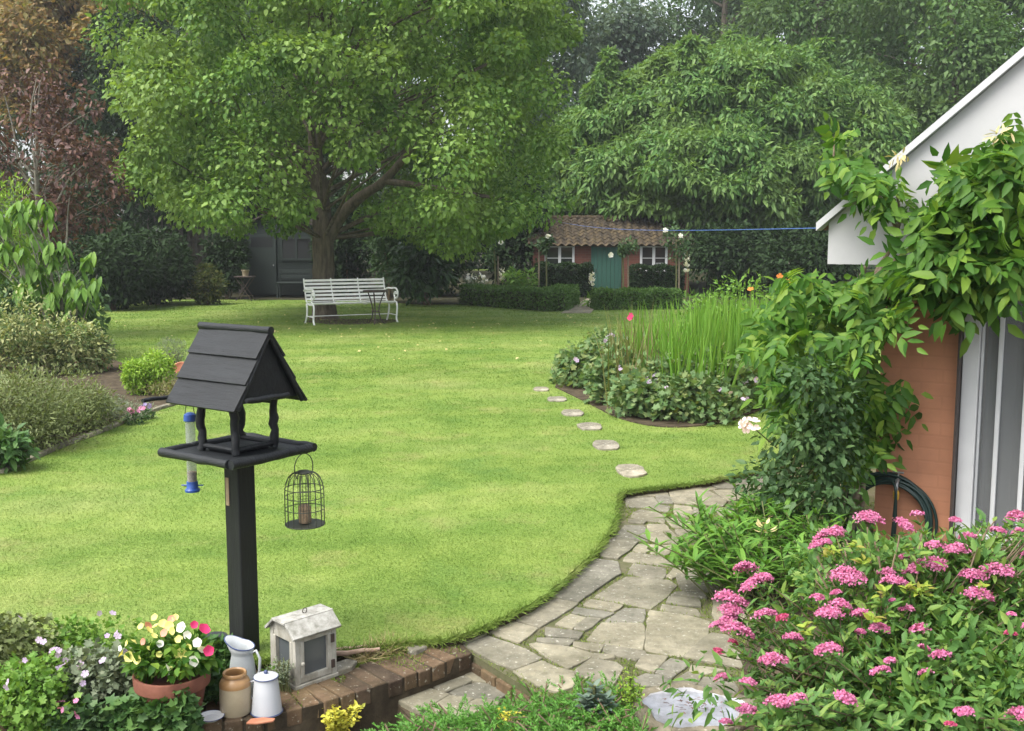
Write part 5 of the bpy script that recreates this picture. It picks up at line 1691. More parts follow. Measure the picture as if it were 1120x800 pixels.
std_rose('standard rose in shade left of the outhouse with one white bloom', 541, 268, 330, 29.0, .33, [(547, 265)], .1)
def foxglove(label, px, top, Y, h):
    b = P0(px, Y); b.z = zat(top, Y) - h
    if b.z < 0: h += b.z; b.z = 0
    b.z = 0; h = zat(top, Y)
    t = empty('foxglove', b, label, 'foxglove', 'white foxgloves')
    MB().tube(spline([b, b + Vector((.02, 0, h * .5)), b + Vector((0, 0, h))], 5), .011, 6).build('stem', M['twig_green'], t, smooth=True)
    f = LB(); n_ = 26; k = rng.random(n_) ** .8
    a = rng.random(n_) * 6.28
    P = np.column_stack([b.x + .03 * np.cos(a), b.y + .03 * np.sin(a), h * (.62 + .36 * k)])
    d = np.column_stack([np.cos(a), np.sin(a), -.7 * np.ones(n_)])
    f.add(T_FLOWER, P + d * .03, np.column_stack([-np.sin(a), np.cos(a), np.zeros(n_)]), d, .045 * (1.2 - k * .7), .045 * (1.2 - k * .7))
    f.build('flowers', M['petal_white'], t)
    lb = LB(); p, d = puff(b + Vector((0, 0, .15)), .25, 60, .6, .2); leafy(lb, T_LEAF, p, d, .18, .35, .1); lb.build('leaves', M['leaf_fresh'], t)
foxglove('white foxglove at the inner corner of the left box hedge, by the door', 647.5, 296, 26.5, 1.3)
foxglove('tall white foxglove right of the two bloomed standard rose', 751, 275, 28.0, 1.5)
foxglove('white foxglove beside the shaded standard rose', 549, 291, 28.5, 1.2)
b = P0(520, 27.2)
t = empty('silver_plant', (b.x, b.y, 0), 'clump of pale silvery leaves with white flowers above the left end of the box hedge', 'plant')
lb = LB(); p, d = puff(b + Vector((0, .8, .5)), .35, 420, .7, .2); leafy(lb, T_LEAF, p, d, .1, .4, .1); lb.build('foliage', M['leaf_grey'], t)
f = LB(); p, d = puff(b + Vector((0, .7, .68)), .35, 26, .35, .5); f.add(T_FLOWER, p, rng.normal(size=(26, 3)), (0, -.6, 1), .05, .05); f.build('flowers', M['petal_white'], t)

# ---- left side: purple tree, drooping shrub tree -------------------------------------------
PY_ = 18.0
pb = P0(48, PY_)
cl = []
for p in superell(80, (deep(30, 200, PY_).x, PY_, zat(178, PY_)), (1.7, 1.4, 1.55), 2.2, .35):
    cl.append((p, random.uniform(.2, .42)))
def plimbs(mb):
    for pts, r0 in (([(44, 300), (41, 235), (38, 180), (33, 130), (40, 85)], .04), ([(42, 245), (60, 225), (76, 195), (92, 180)], .025), ([(40, 215), (22, 180), (14, 140), (5, 105)], .025), ([(60, 330), (72, 270), (74, 235), (78, 200)], .025)):
        q = spline([deep(a, b_, PY_ - .45) for a, b_ in pts], 6); mb.tube(q, list(np.linspace(r0, .006, len(q))), 8, wob=.06)
tree('purple_tree', 'small purple leaved tree with bare grey branches near the left edge', 'tree', pb, [(pb, .07), (pb + Vector((-.03, 0, .8)), .06), (deep(44, 260, PY_), .05), (deep(40, 180, PY_), .035), (deep(42, 110, PY_), .012)],
     cl, 'leaf_purple', 110, .085, T_LEAF, .55, .35, 'bark_grey', limbs=40, r_l=.014, extra=plimbs)

DY = 14.6
db = P0(62, DY)
t = empty('drooping_shrub', db, 'tall fresh green shrub with long drooping leaves at the left edge', 'shrub')
mb = MB(); lb = LB()
for k in range(40):
    e = deep(random.choice([random.gauss(70, 22), random.gauss(15, 26)]), random.uniform(205, 335), DY + random.uniform(-.45, .45))
    a_ = db + Vector((random.uniform(-.3, .2), random.uniform(-.12, .12), 0))
    pts = spline([a_, a_.lerp(e, .55) + Vector((random.uniform(-.08, .08), 0, .15)), e], 8)
    mb.tube(pts, list(np.linspace(.013, .003, len(pts))), 6)
    n_ = 26
    ti = np.where(rng.random(n_) < .65, .88 + .12 * rng.random(n_), rng.random(n_))
    ip = [pts[int(q * (len(pts) - 1))] for q in ti]
    a = rng.random(n_) * 6.28
    d = np.column_stack([np.cos(a), np.sin(a), -.75 - .5 * rng.random(n_)])
    lb.add(T_LONG, np.array(ip) + rng.normal(size=(n_, 3)) * .03, d, np.column_stack([np.cos(a) * .5, np.sin(a) * .5, np.ones(n_)]), .15 + .09 * rng.random(n_), .058 + .022 * rng.random(n_), .3)
mb.build('stems', M['bark_grey'], t, smooth=True)
lb.build('foliage', M['leaf_fresh'], t)
b = P0(-4, 16.0)
shrub('golden_shrub', 'yellow green feathery bush behind the drooping shrub at the very left edge', 'shrub', b, (b.x, 16.0, 1.55), (.70, .6, 1.6), 5200, .075, 'leaf_lime', T_DIAMOND, .3, -.1, lumps=16)
b = P0(20, 15.3)
shrub('dark_green_shrub', 'dark leafy bush below the drooping shrub at the left edge', 'shrub', b, (b.x + .1, 15.3, .6), (1.2, .7, .85), 5600, .09, 'leaf_rose', lumps=16)

# ---- left border plants ---------------------------------------------------------------------
def border(label, px, py, rx, rz, n, size, mat, name='border_shrub', cat='shrub', zc=.55, ry=None, group='plants of the left border', **kw):
    b = at(px, py, .01)
    return shrub(name, label, cat, b, (b.x, b.y, rz * zc + .01), (rx, ry or rx * .85, rz), n, size, mat, group=group, **kw)
border('large olive grey shrub with fine leaves, nearest the lawn at the left edge', 12, 490, .66, .46, 17000, .034, 'leaf_olive', zc=.62, lumps=26, aspect=.3, droop=-.1)
border('olive grey fine leaved shrub beside the larger one, reaching toward the flowers', 74, 472, .50, .34, 11000, .032, 'leaf_olive', zc=.6, lumps=20, aspect=.3, droop=-.1)
border('cream variegated shrub spilling toward the terracotta pot', 84, 408, .50, .50, 4600, .05, 'leaf_variegated', zc=.7, lumps=16)
border('cream variegated shrub farther left behind the olive shrub', 18, 412, .60, .62, 4400, .05, 'leaf_variegated', zc=.8, lumps=16)
border('bright lime green bush between the two terracotta pots', 166, 431, .33, .30, 4200, .035, 'leaf_lime', zc=.75, lumps=14)
border('low grey green sprawling plant in front of the pink and violet flowers', 118, 462, .42, .20, 3600, .025, 'leaf_grey', zc=.5, lumps=14, aspect=.3, droop=-.2)
border('dark green broad leaved plant at the left edge of the lawn', 0, 512, .28, .20, 700, .07, 'leaf_ivy', zc=.6)
border('grey green tuft of lavender behind the lime bush', 190, 402, .22, .26, 2200, .03, 'leaf_grey', zc=.7, aspect=.2, droop=-.5, name='lavender_plant', cat='lavender')
border('thin dull green plants between the lime bush and the lawn edging', 196, 436, .40, .14, 1800, .03, 'leaf_seedstalk', zc=.6, aspect=.25, droop=-.5, name='low_plant', cat='plant')
def posies(label, px, py, mat, n, spread, name='bedding_flowers', sz=.028):
    b = at(px, py, .01)
    t = empty(name, b, label, 'flowers')
    lb = LB(); p, d = puff(b + Vector((0, 0, .04)), spread, 160, .5, .2); leafy(lb, T_LEAF, p, d, .03, .6, .1); lb.build('foliage', M['leaf_rose'], t)
    for k in range(n):
        f = LB(); q = np.array(b) + np.array([rng.normal() * spread * .55, rng.normal() * spread * .4, .09 + .05 * rng.random()])
        f.add(T_FLOWER, q, rng.normal(size=3), (rng.normal() * .3, -.8, .7), sz, sz); f.build('bloom', M[mat], t)
posies('clump of bright pink bedding flowers at the edge of the left border', 147, 463, 'petal_pink', 8, .10, sz=.022)
posies('clump of violet and white bedding flowers right of the pink ones', 161, 457, 'petal_violet', 7, .07, sz=.020)
c = at(113, 404, .012)
potted('potted_plant', c, .085, .19, 'terracotta pot with a bushy grey plant standing in the left border', 'potted plant', 'terracotta', 'leaf_grey', .17, 500, .045)
c = at(199, 407, .012)
t = empty('terracotta_bowl', c, 'shallow terracotta bowl tipped on its side behind the lime bush', 'bowl'); t.rotation_euler = (R(38), 0, .3)
MB().lathe((0, 0, 0), [(0, 0), (.06, 0), (.105, .06), (.112, .075), (.10, .076), (.09, .06), (.05, .015), (0, .012)], 24).build('bowl', M['terracotta'], t, smooth=True, local=True)
c = deep(88, 368, 13.6); c.z = .012
potted('potted_plant', c, .10, .40, 'terracotta pot half hidden behind the variegated shrub', 'potted plant', 'terracotta', 'leaf_fresh', .15, 260, .06)
# stone edging of the border
e0 = [at(a, b_, .01) for a, b_ in [(0, 517), (60, 491), (110, 472), (165, 450), (205, 438)]]
es = spline(e0, 10)
t = empty('stone_edging', e0[2], 'row of low grey stones edging the left border along the lawn', 'edging')
mb = MB()
for a, b_ in zip(es[::2][:-1], es[::2][1:]):
    m_ = (a + b_) / 2; d = b_ - a
    mb.box((m_.x, m_.y, .014), (d.length - .012, .055, .035), rotz(math.atan2(d.y, d.x)) @ Matrix.Rotation(random.uniform(-.08, .08), 3, 'X'))
mb.build('stones', M['flagstone'], t, bevel=.008)

# ---- iris bed --------------------------------------------------------------------------------
def blades(name, label, cat, base, pts, h, w, mat, group=None, lean=.16, part='leaves', curl=.12):
    t = empty(name, base, label, cat, group)
    n_ = len(pts)
    d = rng.normal(size=(n_, 3)) * lean; d[:, 2] = 1
    lb = LB(); lb.add(T_BLADE, pts, d, rng.normal(size=(n_, 3)), h, w, curl * rng.random(n_) ** 2); lb.build(part, M[mat], t)
    return t
def spots(px0, px1, Y0, Y1, n):
    y = Y0 + (Y1 - Y0) * rng.random(n); a = px0 + (px1 - px0) * rng.random(n)
    return np.column_stack([(a - 560) / F * (y * cP + EYE * sP), y, np.full(n, .008)])
for lab, px0, px1, Y0, Y1, n_, h, wd, ln in (
        ('tallest bright green iris clump in the middle of the island bed', 755, 830, 10.5, 12.2, 520, 1.16, .034, .10),
        ('bright green iris clump at the front, above the geranium leaves', 722, 795, 10.0, 10.9, 260, .92, .030, .17),
        ('bright green iris clump at the right, next to the climber on the house', 822, 890, 10.4, 12.4, 360, 1.14, .032, .12),
        ('thin iris leaves at the left end of the tall clump', 690, 768, 10.5, 12.6, 330, 1.04, .028, .14)):
    pts = spots(px0, px1, Y0, Y1, n_)
    blades('iris_clump', lab, 'iris', (pts[:, 0].mean(), pts[:, 1].mean(), 0), pts, h * (.5 + .54 * rng.random(n_) ** .8), wd * (.7 + .5 * rng.random(n_)), 'leaf_iris', 'iris clumps in the island bed', ln)
pts = spots(665, 740, 10.3, 11.8, 140)
t = blades('seed_stalks', 'brownish upright flower stalks and thin leaves at the left of the irises', 'plant', (pts[:, 0].mean(), pts[:, 1].mean(), 0), pts, .6 + .5 * rng.random(140), .017, 'leaf_seedstalk', None, .2)
def blossom(parent, q, mat, sz, name='bloom', n=1, look=(0, -.8, .6)):
    f = LB()
    for k in range(n):
        f.add(T_FLOWER, np.array(q) + rng.normal(size=3) * sz * (.5 if n > 1 else 0), rng.normal(size=3), np.array(look) + rng.normal(size=3) * .25, sz, sz)
    return f.build(name, M[mat], parent)
blossom(t, deep(690, 347, 10.6), 'petal_magenta', .03, n=2)
b = at(806, 372, 0)
b.y = 13.4; b.x = deep(800, 340, 13.4).x
shrub('leafy_shrub', 'rounded light green shrub behind the tall iris clump', 'shrub', b, (b.x, 13.4, .62), (.75, .6, .62), 5200, .055, 'leaf_fresh', lumps=16)
for lab, px, py, Y in (('orange day lily flower on a thin stalk behind the irises', 821, 317, 12.6), ('pair of orange day lilies by the climber on the house', 853, 303, 11.8)):
    q = deep(px, py, Y)
    t = empty('day_lily', (q.x, q.y, 0), lab, 'day lily')
    MB().tube(spline([Vector((q.x + .05, q.y, 0)), Vector((q.x + .02, q.y, q.z * .6)), q], 5), .006, 6).build('stem', M['twig_green'], t, smooth=True)
    for k in range(2 if 'pair' in lab else 1): blossom(t, q + Vector((.08 * k, 0, -.06 * k)), 'petal_orange', .04)
    pts = np.column_stack([q.x + rng.normal(size=26) * .1, q.y + rng.normal(size=26) * .1, np.zeros(26)])
    d = rng.normal(size=(26, 3)) * .4; d[:, 2] = 1
    lb = LB(); lb.add(T_BLADE, pts, d, rng.normal(size=(26, 3)), .6, .02, .3); lb.build('leaves', M['leaf_iris'], t)
k = 0
for lab, px, py, rx, rz, nf in (
        ('small geranium mound at the extreme left tip of the island bed', 628, 420, .30, .27, 3),
        ('leafy geranium mound with few flowers at the front lawn edge, second from the right', 765, 459, .42, .34, 3),
        ('small geranium mound at the front lawn edge, left of the middle', 702, 455, .36, .32, 5),
        ('mauve flowered geranium mound at the left tip of the island bed, by the stepping stones', 652, 424, .40, .38, 8),
        ('mauve flowered geranium mound at the front of the island bed, left of centre', 684, 441, .42, .40, 9),
        ('mauve flowered geranium mound at the very front of the island bed', 731, 450, .42, .40, 9),
        ('geranium mound at the right of the island bed, below the irises', 782, 449, .44, .42, 6),
        ('greyish geranium mound at the far right of the island bed, near the pale rose bloom', 832, 437, .44, .42, 4),
        ('geranium with tall mauve flower stems behind the front mounds', 668, 402, .46, .42, 10)):
    b = at(px, py, .01)
    t = shrub('geranium_mound', lab, 'geranium', b, (b.x, b.y + .1, rz * .45), (rx * 1.2, rx * 1.1, rz * .98), 2500, .055, 'leaf_geranium', T_LOBED, 1.0, .1, group='geranium mounds round the irises', lumps=18, stems=5, wood='twig_green', upw=.7)
    for q in range(nf):
        a = rng.random() * 6.28; rr = rng.random() ** .5
        p = Vector((b.x + rx * rr * math.cos(a), b.y + rx * .6 * rr * math.sin(a) - rx * .3, rz * (.98 - .45 * rr ** 2) + random.uniform(0, .07)))
        blossom(t, p, 'petal_mauve', .022 + .008 * rng.random(), 'flower', 2 if q % 3 == 0 else 1)

# ---- climber on the house -----------------------------------------------------------------------
def pinnate(lb, P, D, U, L, n=9, ls=.11, lw=.045):
    """Compound leaves: paired leaflets along a drooping midrib."""
    P, D, U = np.asarray(P), unit(np.asarray(D)), np.asarray(U, float)
    S = unit(np.cross(D, U)); Nn = np.cross(S, D)
    L = np.asarray(L)
    for k in range(n):
        last = k == n - 1
        tt = 1.0 if last else .22 + .72 * (k // 2) / max(1, (n - 1) // 2 - 0)
        sg = 0 if last else (1 if k % 2 else -1)
        pos = P + D * (tt * L)[:, None] - Nn * (.22 * tt ** 2 * L)[:, None]
        d = D * (.55 if not last else 1) + S * sg * .85 - Nn * (.25 + .2 * tt) + rng.normal(size=P.shape) * .12
        up = Nn + D * .25 + rng.normal(size=P.shape) * .2
        sc = (L / L.mean()) * (1 - .25 * abs(tt - .6)) * (.72 + .5 * rng.random(len(L)))
        lb.add(T_LEAF, pos, d, up, ls * sc, lw * sc, .15)
t = empty('wisteria', hworld(-.1, -.15, -.04), 'green wisteria climbing up the house corner and along the white gable', 'climber')
vine = MB()
corner_ = [(-.10, -.16, -.05), (-.07, -.13, .3), (-.12, -.12, .7), (-.06, -.14, 1.05), (-.08, -.15, 1.35), (.02, -.22, 1.55)]
for off, r_ in (((0, 0), .026), ((-.07, .02), .018), ((.045, -.01), .014)):
    q = spline([hworld(x + off[0] + random.uniform(-.015, .015), y + off[1], z) for x, y, z in corner_], 6); vine.tube(q, list(np.linspace(r_, r_ * .6, len(q))), 8, wob=.1)
for path in ([(958, 330), (985, 318), (1030, 308), (1075, 296), (1118, 268)], [(958, 300), (1000, 270), (1050, 240), (1090, 215), (1130, 190)], [(957, 300), (978, 262), (985, 230), (975, 195)], [(985, 260), (960, 215), (918, 190), (912, 150)], [(950, 350), (900, 320), (870, 310), (845, 330)], [(955, 345), (990, 336), (1030, 330), (1075, 316)]):
    q = spline([hworld(hpt(a, b_, -.2)[0], -.2 + random.uniform(-.05, .05), hpt(a, b_, -.2)[1]) for a, b_ in path], 6); vine.tube(q, list(np.linspace(.014, .004, len(q))), 6)
vine.build('woody_stems', M['vine_wood'], t, smooth=True)
lb = LB()
def vinepts(poly, n, y0, y1):
    a = pick(poly, n); out = []
    for (px, py) in a:
        y = random.uniform(y0, y1)
        x, z = hpt(px, py, y); out.append(hworld(x, y, z))
    return np.array(out)
OUT = -np.array(hey_)
def vleaves(poly, n, y0, y1, L, up=.55, droop=.25, ls=.105, lw=.045, nl=9):
    P = vinepts(poly, n, y0, y1)
    m_ = len(P)
    D = OUT[None] * .75 + rng.normal(size=(m_, 3)) * .6; D[:, 2] -= droop
    U = OUT[None] * .5 + rng.normal(size=(m_, 3)) * .25; U[:, 2] += up
    pinnate(lb, P - unit(D) * (L * .5), D, U, L * (.75 + .5 * rng.random(m_)), nl, ls, lw)
vleaves([(848, 305), (900, 306), (955, 312), (990, 340), (960, 375), (935, 440), (900, 440), (850, 420), (826, 380)], 200, -.75, .25, .25, ls=.085, lw=.036, nl=11)
vleaves([(838, 400), (935, 390), (985, 425), (985, 470), (955, 500), (930, 520), (850, 480)], 120, -.55, .3, .25, ls=.085, lw=.036, nl=11)
vleaves([(930, 420), (990, 425), (975, 480), (945, 520), (925, 500)], 30, -.5, -.1, .25, droop=.9, ls=.085, lw=.036, nl=11)
vleaves([(920, 322), (965, 296), (1010, 266), (1060, 262), (1120, 240), (1125, 300), (1075, 315), (1010, 312), (965, 325)], 130, -.55, -.13, .27, ls=.105, lw=.045, nl=11)
vleaves([(995, 262), (1005, 226), (1045, 180), (1085, 152), (1130, 135), (1130, 290), (1060, 290)], 150, -.55, -.13, .27, ls=.10, lw=.043, nl=11)
vleaves([(918, 205), (930, 170), (985, 185), (1000, 215), (985, 240), (935, 232)], 30, -.5, -.15, .24, ls=.085, lw=.036)
vleaves([(905, 200), (912, 145), (935, 140), (945, 190)], 14, -.4, -.15, .20, ls=.08)
vleaves([(1040, 300), (1100, 290), (1075, 335), (1050, 335)], 12, -.45, -.25, .28, droop=.9, ls=.12, lw=.055)
lb.build('leaves', M['leaf_wisteria'], t)
for a, b_, y in ((1015, 327, -.35), (983, 172, -.3), (1094, 150, -.45)):
    x, z = hpt(a, b_, y); q = hworld(x, y, z)
    f = LB(); p, d = puff(q, .06, 22, .5, .2); leafy(f, T_LONG, p, d, .05, .25, .2); f.build('dry_blossom', M['seed_pod'], t)

# ---- shrub rose at the corner -----------------------------------------------------------------------
rb = at(862, 585, ZP)
t = empty('rose_bush', (rb.x, rb.y, ZP), 'grey green rose bush with one pale bloom at the foot of the climber', 'rose')
lb, mb = LB(), MB()
for k in range(30):
    e = deep(random.uniform(828, 915), random.uniform(395, 560), random.uniform(5.3, 6.3))
    limb(mb, Vector((rb.x, rb.y + .2, ZP)) + Vector((random.uniform(-.1, .1), random.uniform(-.1, .1), 0)), e, .009, .003, n=4)
    p, d = puff(e, .17, 125, .8, .1); leafy(lb, T_LEAF, p, d, .042, .6, .3)
lb.build('foliage', M['leaf_rose'], t); mb.build('stems', M['twig_green'], t, smooth=True)
q = deep(819, 464, 5.3)
blossom(t, q, 'petal_blush', .035, 'bloom', 6)
limb_ = MB(); limb(limb_, deep(850, 490, 5.5), q, .004, .003); limb_.build('flower_stalk', M['twig_green'], t, smooth=True)

# ---- lily-like leafy perennial by the path -------------------------------------------------------------
lyb = at(830, 640, ZP)
t = empty('leafy_perennial', (lyb.x, lyb.y, ZP), 'bushy narrow leaved perennial sprawling over the path beside the pink bush', 'plant')
lb, mb = LB(), MB()
for k in range(120):
    a0, b0 = random.uniform(775, 905), random.uniform(600, 672)
    if a0 < 800: b0 = min(b0, 655)
    base = at(a0, b0, ZP)
    h = random.uniform(.20, .40) * (1.0 if a0 > 800 else .8)
    out = Vector((random.gauss(-.10, .16), random.gauss(-.02, .14), h))
    tip = base + out
    pts = spline([base, base + out * .55 + Vector((0, 0, .02)), tip], 6)
    mb.tube(pts, .003, 5)
    n_ = 16
    ti = .25 + .75 * rng.random(n_)
    ip = np.array([pts[int(q * (len(pts) - 1))] for q in ti]); a = rng.random(n_) * 6.28
    d = np.column_stack([np.cos(a), np.sin(a), .35 + .9 * ti * rng.random(n_)])
    lb.add(T_LONG, ip, d, np.column_stack([-np.cos(a), -np.sin(a), np.ones(n_) * 1.5]), .075 + .05 * rng.random(n_), .018 + .008 * rng.random(n_), .25)
for k in range(7):     # the taller shoots over the flags
    base = at(random.uniform(765, 800), random.uniform(610, 640), ZP); tip = deep(random.uniform(735, 800), random.uniform(540, 590), base.y - random.uniform(0, .2))
    pts = spline([base, base.lerp(tip, .5) + Vector((.02, 0, .03)), tip], 6); mb.tube(pts, .003, 5)
    n_ = 18; ti = .3 + .7 * rng.random(n_); ip = np.array([pts[int(q * (len(pts) - 1))] for q in ti]); a = rng.random(n_) * 6.28
    d = np.column_stack([np.cos(a), np.sin(a), .5 + rng.random(n_)])
    lb.add(T_LONG, ip, d, np.column_stack([-np.cos(a), -np.sin(a), np.ones(n_)]), .07 + .04 * rng.random(n_), .016, .2)
lb.build('leaves', M['leaf_lily'], t); mb.build('stems', M['twig_green'], t, smooth=True)
q = deep(836, 577, 4.75)
f = LB(); p, d = puff(q, .035, 14, 1.2, .2); f.add(T_LONG, p, d * [1, 1, .4] + [0, 0, .3], d, .036, .016, .3); f.build('faded_bloom', M['seed_pod'], t)

# ---- spiraea ---------------------------------------------------------------------------------------------
sb = Vector((1.18, 3.15, -.03))
t = empty('spiraea_bush', sb, 'large bush covered in flat pink flower heads in the near right corner', 'shrub')
HD = [(555, 28, 55), (735, 8, 25), (685, 50, 45), (415, 90, 48), (385, 118, 40), (440, 70, 42), (120, 205, 50), (155, 260, 55), (185, 238, 36), (60, 320, 60), (60, 355, 50), (15, 410, 30), (85, 430, 60), (180, 375, 45), (250, 383, 22), (35, 600, 35), (130, 615, 30), (415, 370, 60), (455, 335, 40), (375, 310, 32), (445, 292, 22), (480, 235, 62), (535, 375, 45), (700, 353, 35), (745, 425, 42), (420, 500, 55), (290, 455, 35), (215, 535, 50), (600, 420, 35), (530, 435, 25), (640, 540, 30), (605, 575, 35), (820, 520, 40), (755, 490, 22), (770, 580, 28), (245, 690, 58), (300, 680, 52), (465, 672, 58), (120, 715, 45), (905, 720, 36), (1095, 735, 50), (855, 765, 22), (800, 125, 45), (765, 200, 65), (635, 225, 38), (685, 165, 25), (880, 140, 55), (915, 90, 35), (870, 32, 30), (940, 235, 45), (1030, 220, 62), (950, 300, 58), (1030, 70, 33), (1085, 20, 40), (1110, 75, 35), (650, 255, 45), (1070, 440, 25), (40, 760, 30), (645, 320, 15), (1075, 370, 15), (1150, 150, 45), (1190, 260, 45), (1160, 420, 40), (720, 215, 40), (50, 385, 34), (20, 505, 22), (70, 470, 22)]
lb, mb = LB(), MB()
TIPS = []
for (zx, zy, wd) in HD:
    px, py = 780 + zx / 3.294, 560 + zy / 3.294
    Y = 2.55 + (800 - py) / 240 * .95 + max(0, 880 - px) / 100 * .42 * (.4 + .6 * (py - 560) / 240)
    if py < 585 and px > 900: Y += .05
    TIPS.append((deep(px, py, Y), wd / 3.294 / F * Y / 2 * random.uniform(1.7, 2.25), True))
for k in range(430):       # leafy shoots without flowers
    px, py = random.uniform(800, 1160), random.uniform(562, 830)
    if py < 650 - (px - 800) * .26: continue
    Y = 2.6 + (800 - py) / 240 * .9 + max(0, 880 - px) / 100 * .42 * (.4 + .6 * (py - 560) / 240) + random.uniform(-.05, .25)
    TIPS.append((deep(px, py + 8, Y), 0, False))
for tip, r, fl in TIPS:
    base = sb + Vector((random.gauss(0, .14), random.gauss(0, .12), 0))
    mid = base.lerp(tip, .55) + Vector((random.gauss(0, .03), random.gauss(0, .03), .08))
    pts = spline([base, mid, tip - Vector((0, 0, .008))], 9)
    mb.tube(pts, list(np.linspace(.0034, .0015, len(pts))), 5)
    n_ = 30
    ti = .25 + .74 * rng.random(n_) ** .8
    ip = np.array([pts[int(q * (len(pts) - 1))] for q in ti]); a = rng.random(n_) * 6.28
    ax = np.array((pts[-1] - pts[-4]).normalized())
    d = np.column_stack([np.cos(a), np.sin(a), .45 * np.ones(n_)]) + ax * .6
    (lb).add(T_LEAF, ip, d, ax[None] + np.column_stack([-np.cos(a) * .3, -np.sin(a) * .3, .6 * np.ones(n_)]), .027 + .023 * rng.random(n_), .011 + .007 * rng.random(n_), .2)
    if fl:
        # a flat head: many tiny flowers on a shallow dome, in a few sub-clusters
        f = LB(); n_ = int(90 + 19000 * r)
        subs = rng.normal(size=(6, 2)) * r * .42
        sp_ = subs[rng.integers(0, 6, n_)] + rng.normal(size=(n_, 2)) * r * .26
        rad = np.linalg.norm(sp_, axis=1)
        ok = rad < r * 1.1; sp_, rad = sp_[ok], rad[ok]; n_ = len(rad)
        tilt = np.array([random.gauss(0, .15), random.gauss(-.25, .15)])
        z = .36 * r * (1 - (rad / r) ** 2) + (sp_ * tilt).sum(1) + rng.normal(size=n_) * r * .10
        P = np.array(tip)[None] + np.column_stack([sp_[:, 0], sp_[:, 1] * .9, z])
        up = np.column_stack([sp_ / r * .8, np.ones(n_)]) + rng.normal(size=(n_, 3)) * .35
        f.add(T_FLOWER, P, rng.normal(size=(n_, 3)), up, .0029 + .0012 * rng.random(n_), .0033)
        f.build('flower_head', M['petal_bud' if r < .02 and random.random() < .5 else 'petal_pink'], t)
for k in range(60):        # inner leaves
    c = sb + Vector((random.gauss(.05, .24), random.gauss(0, .18), random.uniform(.10, .56)))
    p, d = puff(c, .16, 90, .8, .1); leafy(lb, T_LEAF, p, d, .040, .4, .2)
for zx, zy in ((515, 125), (545, 185), (420, 150), (430, 145), (700, 270), (740, 290), (580, 385), (330, 430), (610, 300), (975, 270), (760, 280)):
    px, py = 780 + zx / 3.294, 560 + zy / 3.294
    q = np.array(deep(px, py, 2.5 + (800 - py) / 240 * .95 + max(0, 880 - px) / 100 * .3))
    a = rng.random(9) * 6.28
    gold = LB(); gold.add(T_LEAF, q + rng.normal(size=(9, 3)) * [.004, .004, .008], np.column_stack([np.cos(a), np.sin(a), .9 * rng.random(9)]), rng.normal(size=(9, 3)) * .4 + [0, -.3, 1], .024 + .016 * rng.random(9), .015, .25)
    gold.build('golden_shoot', M['leaf_golden'], t)
for k in range(75):        # leafy tops along the far side of the bush
    px = random.uniform(885, 1160); py = random.uniform(594, 655) - max(0, px - 1000) * .10
    q = deep(px, py, random.uniform(3.25, 3.85))
    p, d = puff(q, .085, 55, .8, .1); leafy(lb, T_LEAF, p, d, .036, .42, .05)
    pts = spline([sb + Vector((random.gauss(0, .2), random.gauss(.15, .1), 0)), q.lerp(sb, .35) + Vector((0, 0, .12)), q + Vector((0, 0, .06))], 6); mb.tube(pts, .0028, 5)
for k in range(90):        # the thick right-hand side
    px, py = random.uniform(960, 1165), random.uniform(635, 800)
    q = deep(px, py, 2.62 + (800 - py) / 240 * .9 + random.uniform(.0, .28))
    p, d = puff(q, .085, 55, .85, .1); leafy(lb, T_LEAF, p, d, .038, .42, .1)
lb.build('leaves', M['leaf_spiraea'], t); mb.build('stems', M['twig'], t, smooth=True)

# ---- ground cover and small plants along the bottom edge ---------------------------------------------------
b = at(560, 800, -.15)
t = empty('juniper', (b.x, b.y, -.17), 'feathery bright green prostrate juniper below the steps', 'juniper')
lb, mb = LB(), MB()
ANCH = []
for (px, py) in pick([(415, 812), (450, 790), (520, 778), (560, 768), (620, 754), (670, 752), (700, 770), (720, 812), (560, 830)], 950):
    z = random.uniform(-.14, -.01)
    q = at(px, py + 6, z)
    ANCH.append(q)
P = np.array(ANCH); m_ = len(P)
D = rng.normal(size=(m_, 3)) * .55; D[:, 2] = .15 + .4 * rng.random(m_); D[:, 0] -= .25; D[:, 1] -= .15
for k in range(34):
    sg = 1 if k % 2 else -1; tt = .05 + .95 * k / 33
    Du = unit(D); S = unit(np.cross(Du, np.array([0, 0, 1.]) + rng.normal(size=(m_, 3)) * .1))
    lb.add(T_DIAMOND, P + Du * (tt * .13) - np.array([0, 0, 1.]) * (.035 * tt ** 2), Du * .9 + S * sg * .75 + rng.normal(size=(m_, 3)) * .18, rng.normal(size=(m_, 3)) + [0, 0, 1], .021 * (1.15 - .6 * tt), .0050)
for q, d in zip(ANCH[::4], D[::4]): mb.tube([Vector((q.x + random.uniform(-.05, .05), q.y + .02, -.165)), q, q + Vector(d).normalized() * .09], .003, 5)
lb.build('foliage', M['leaf_juniper'], t); mb.build('stems', M['twig'], t, smooth=True)

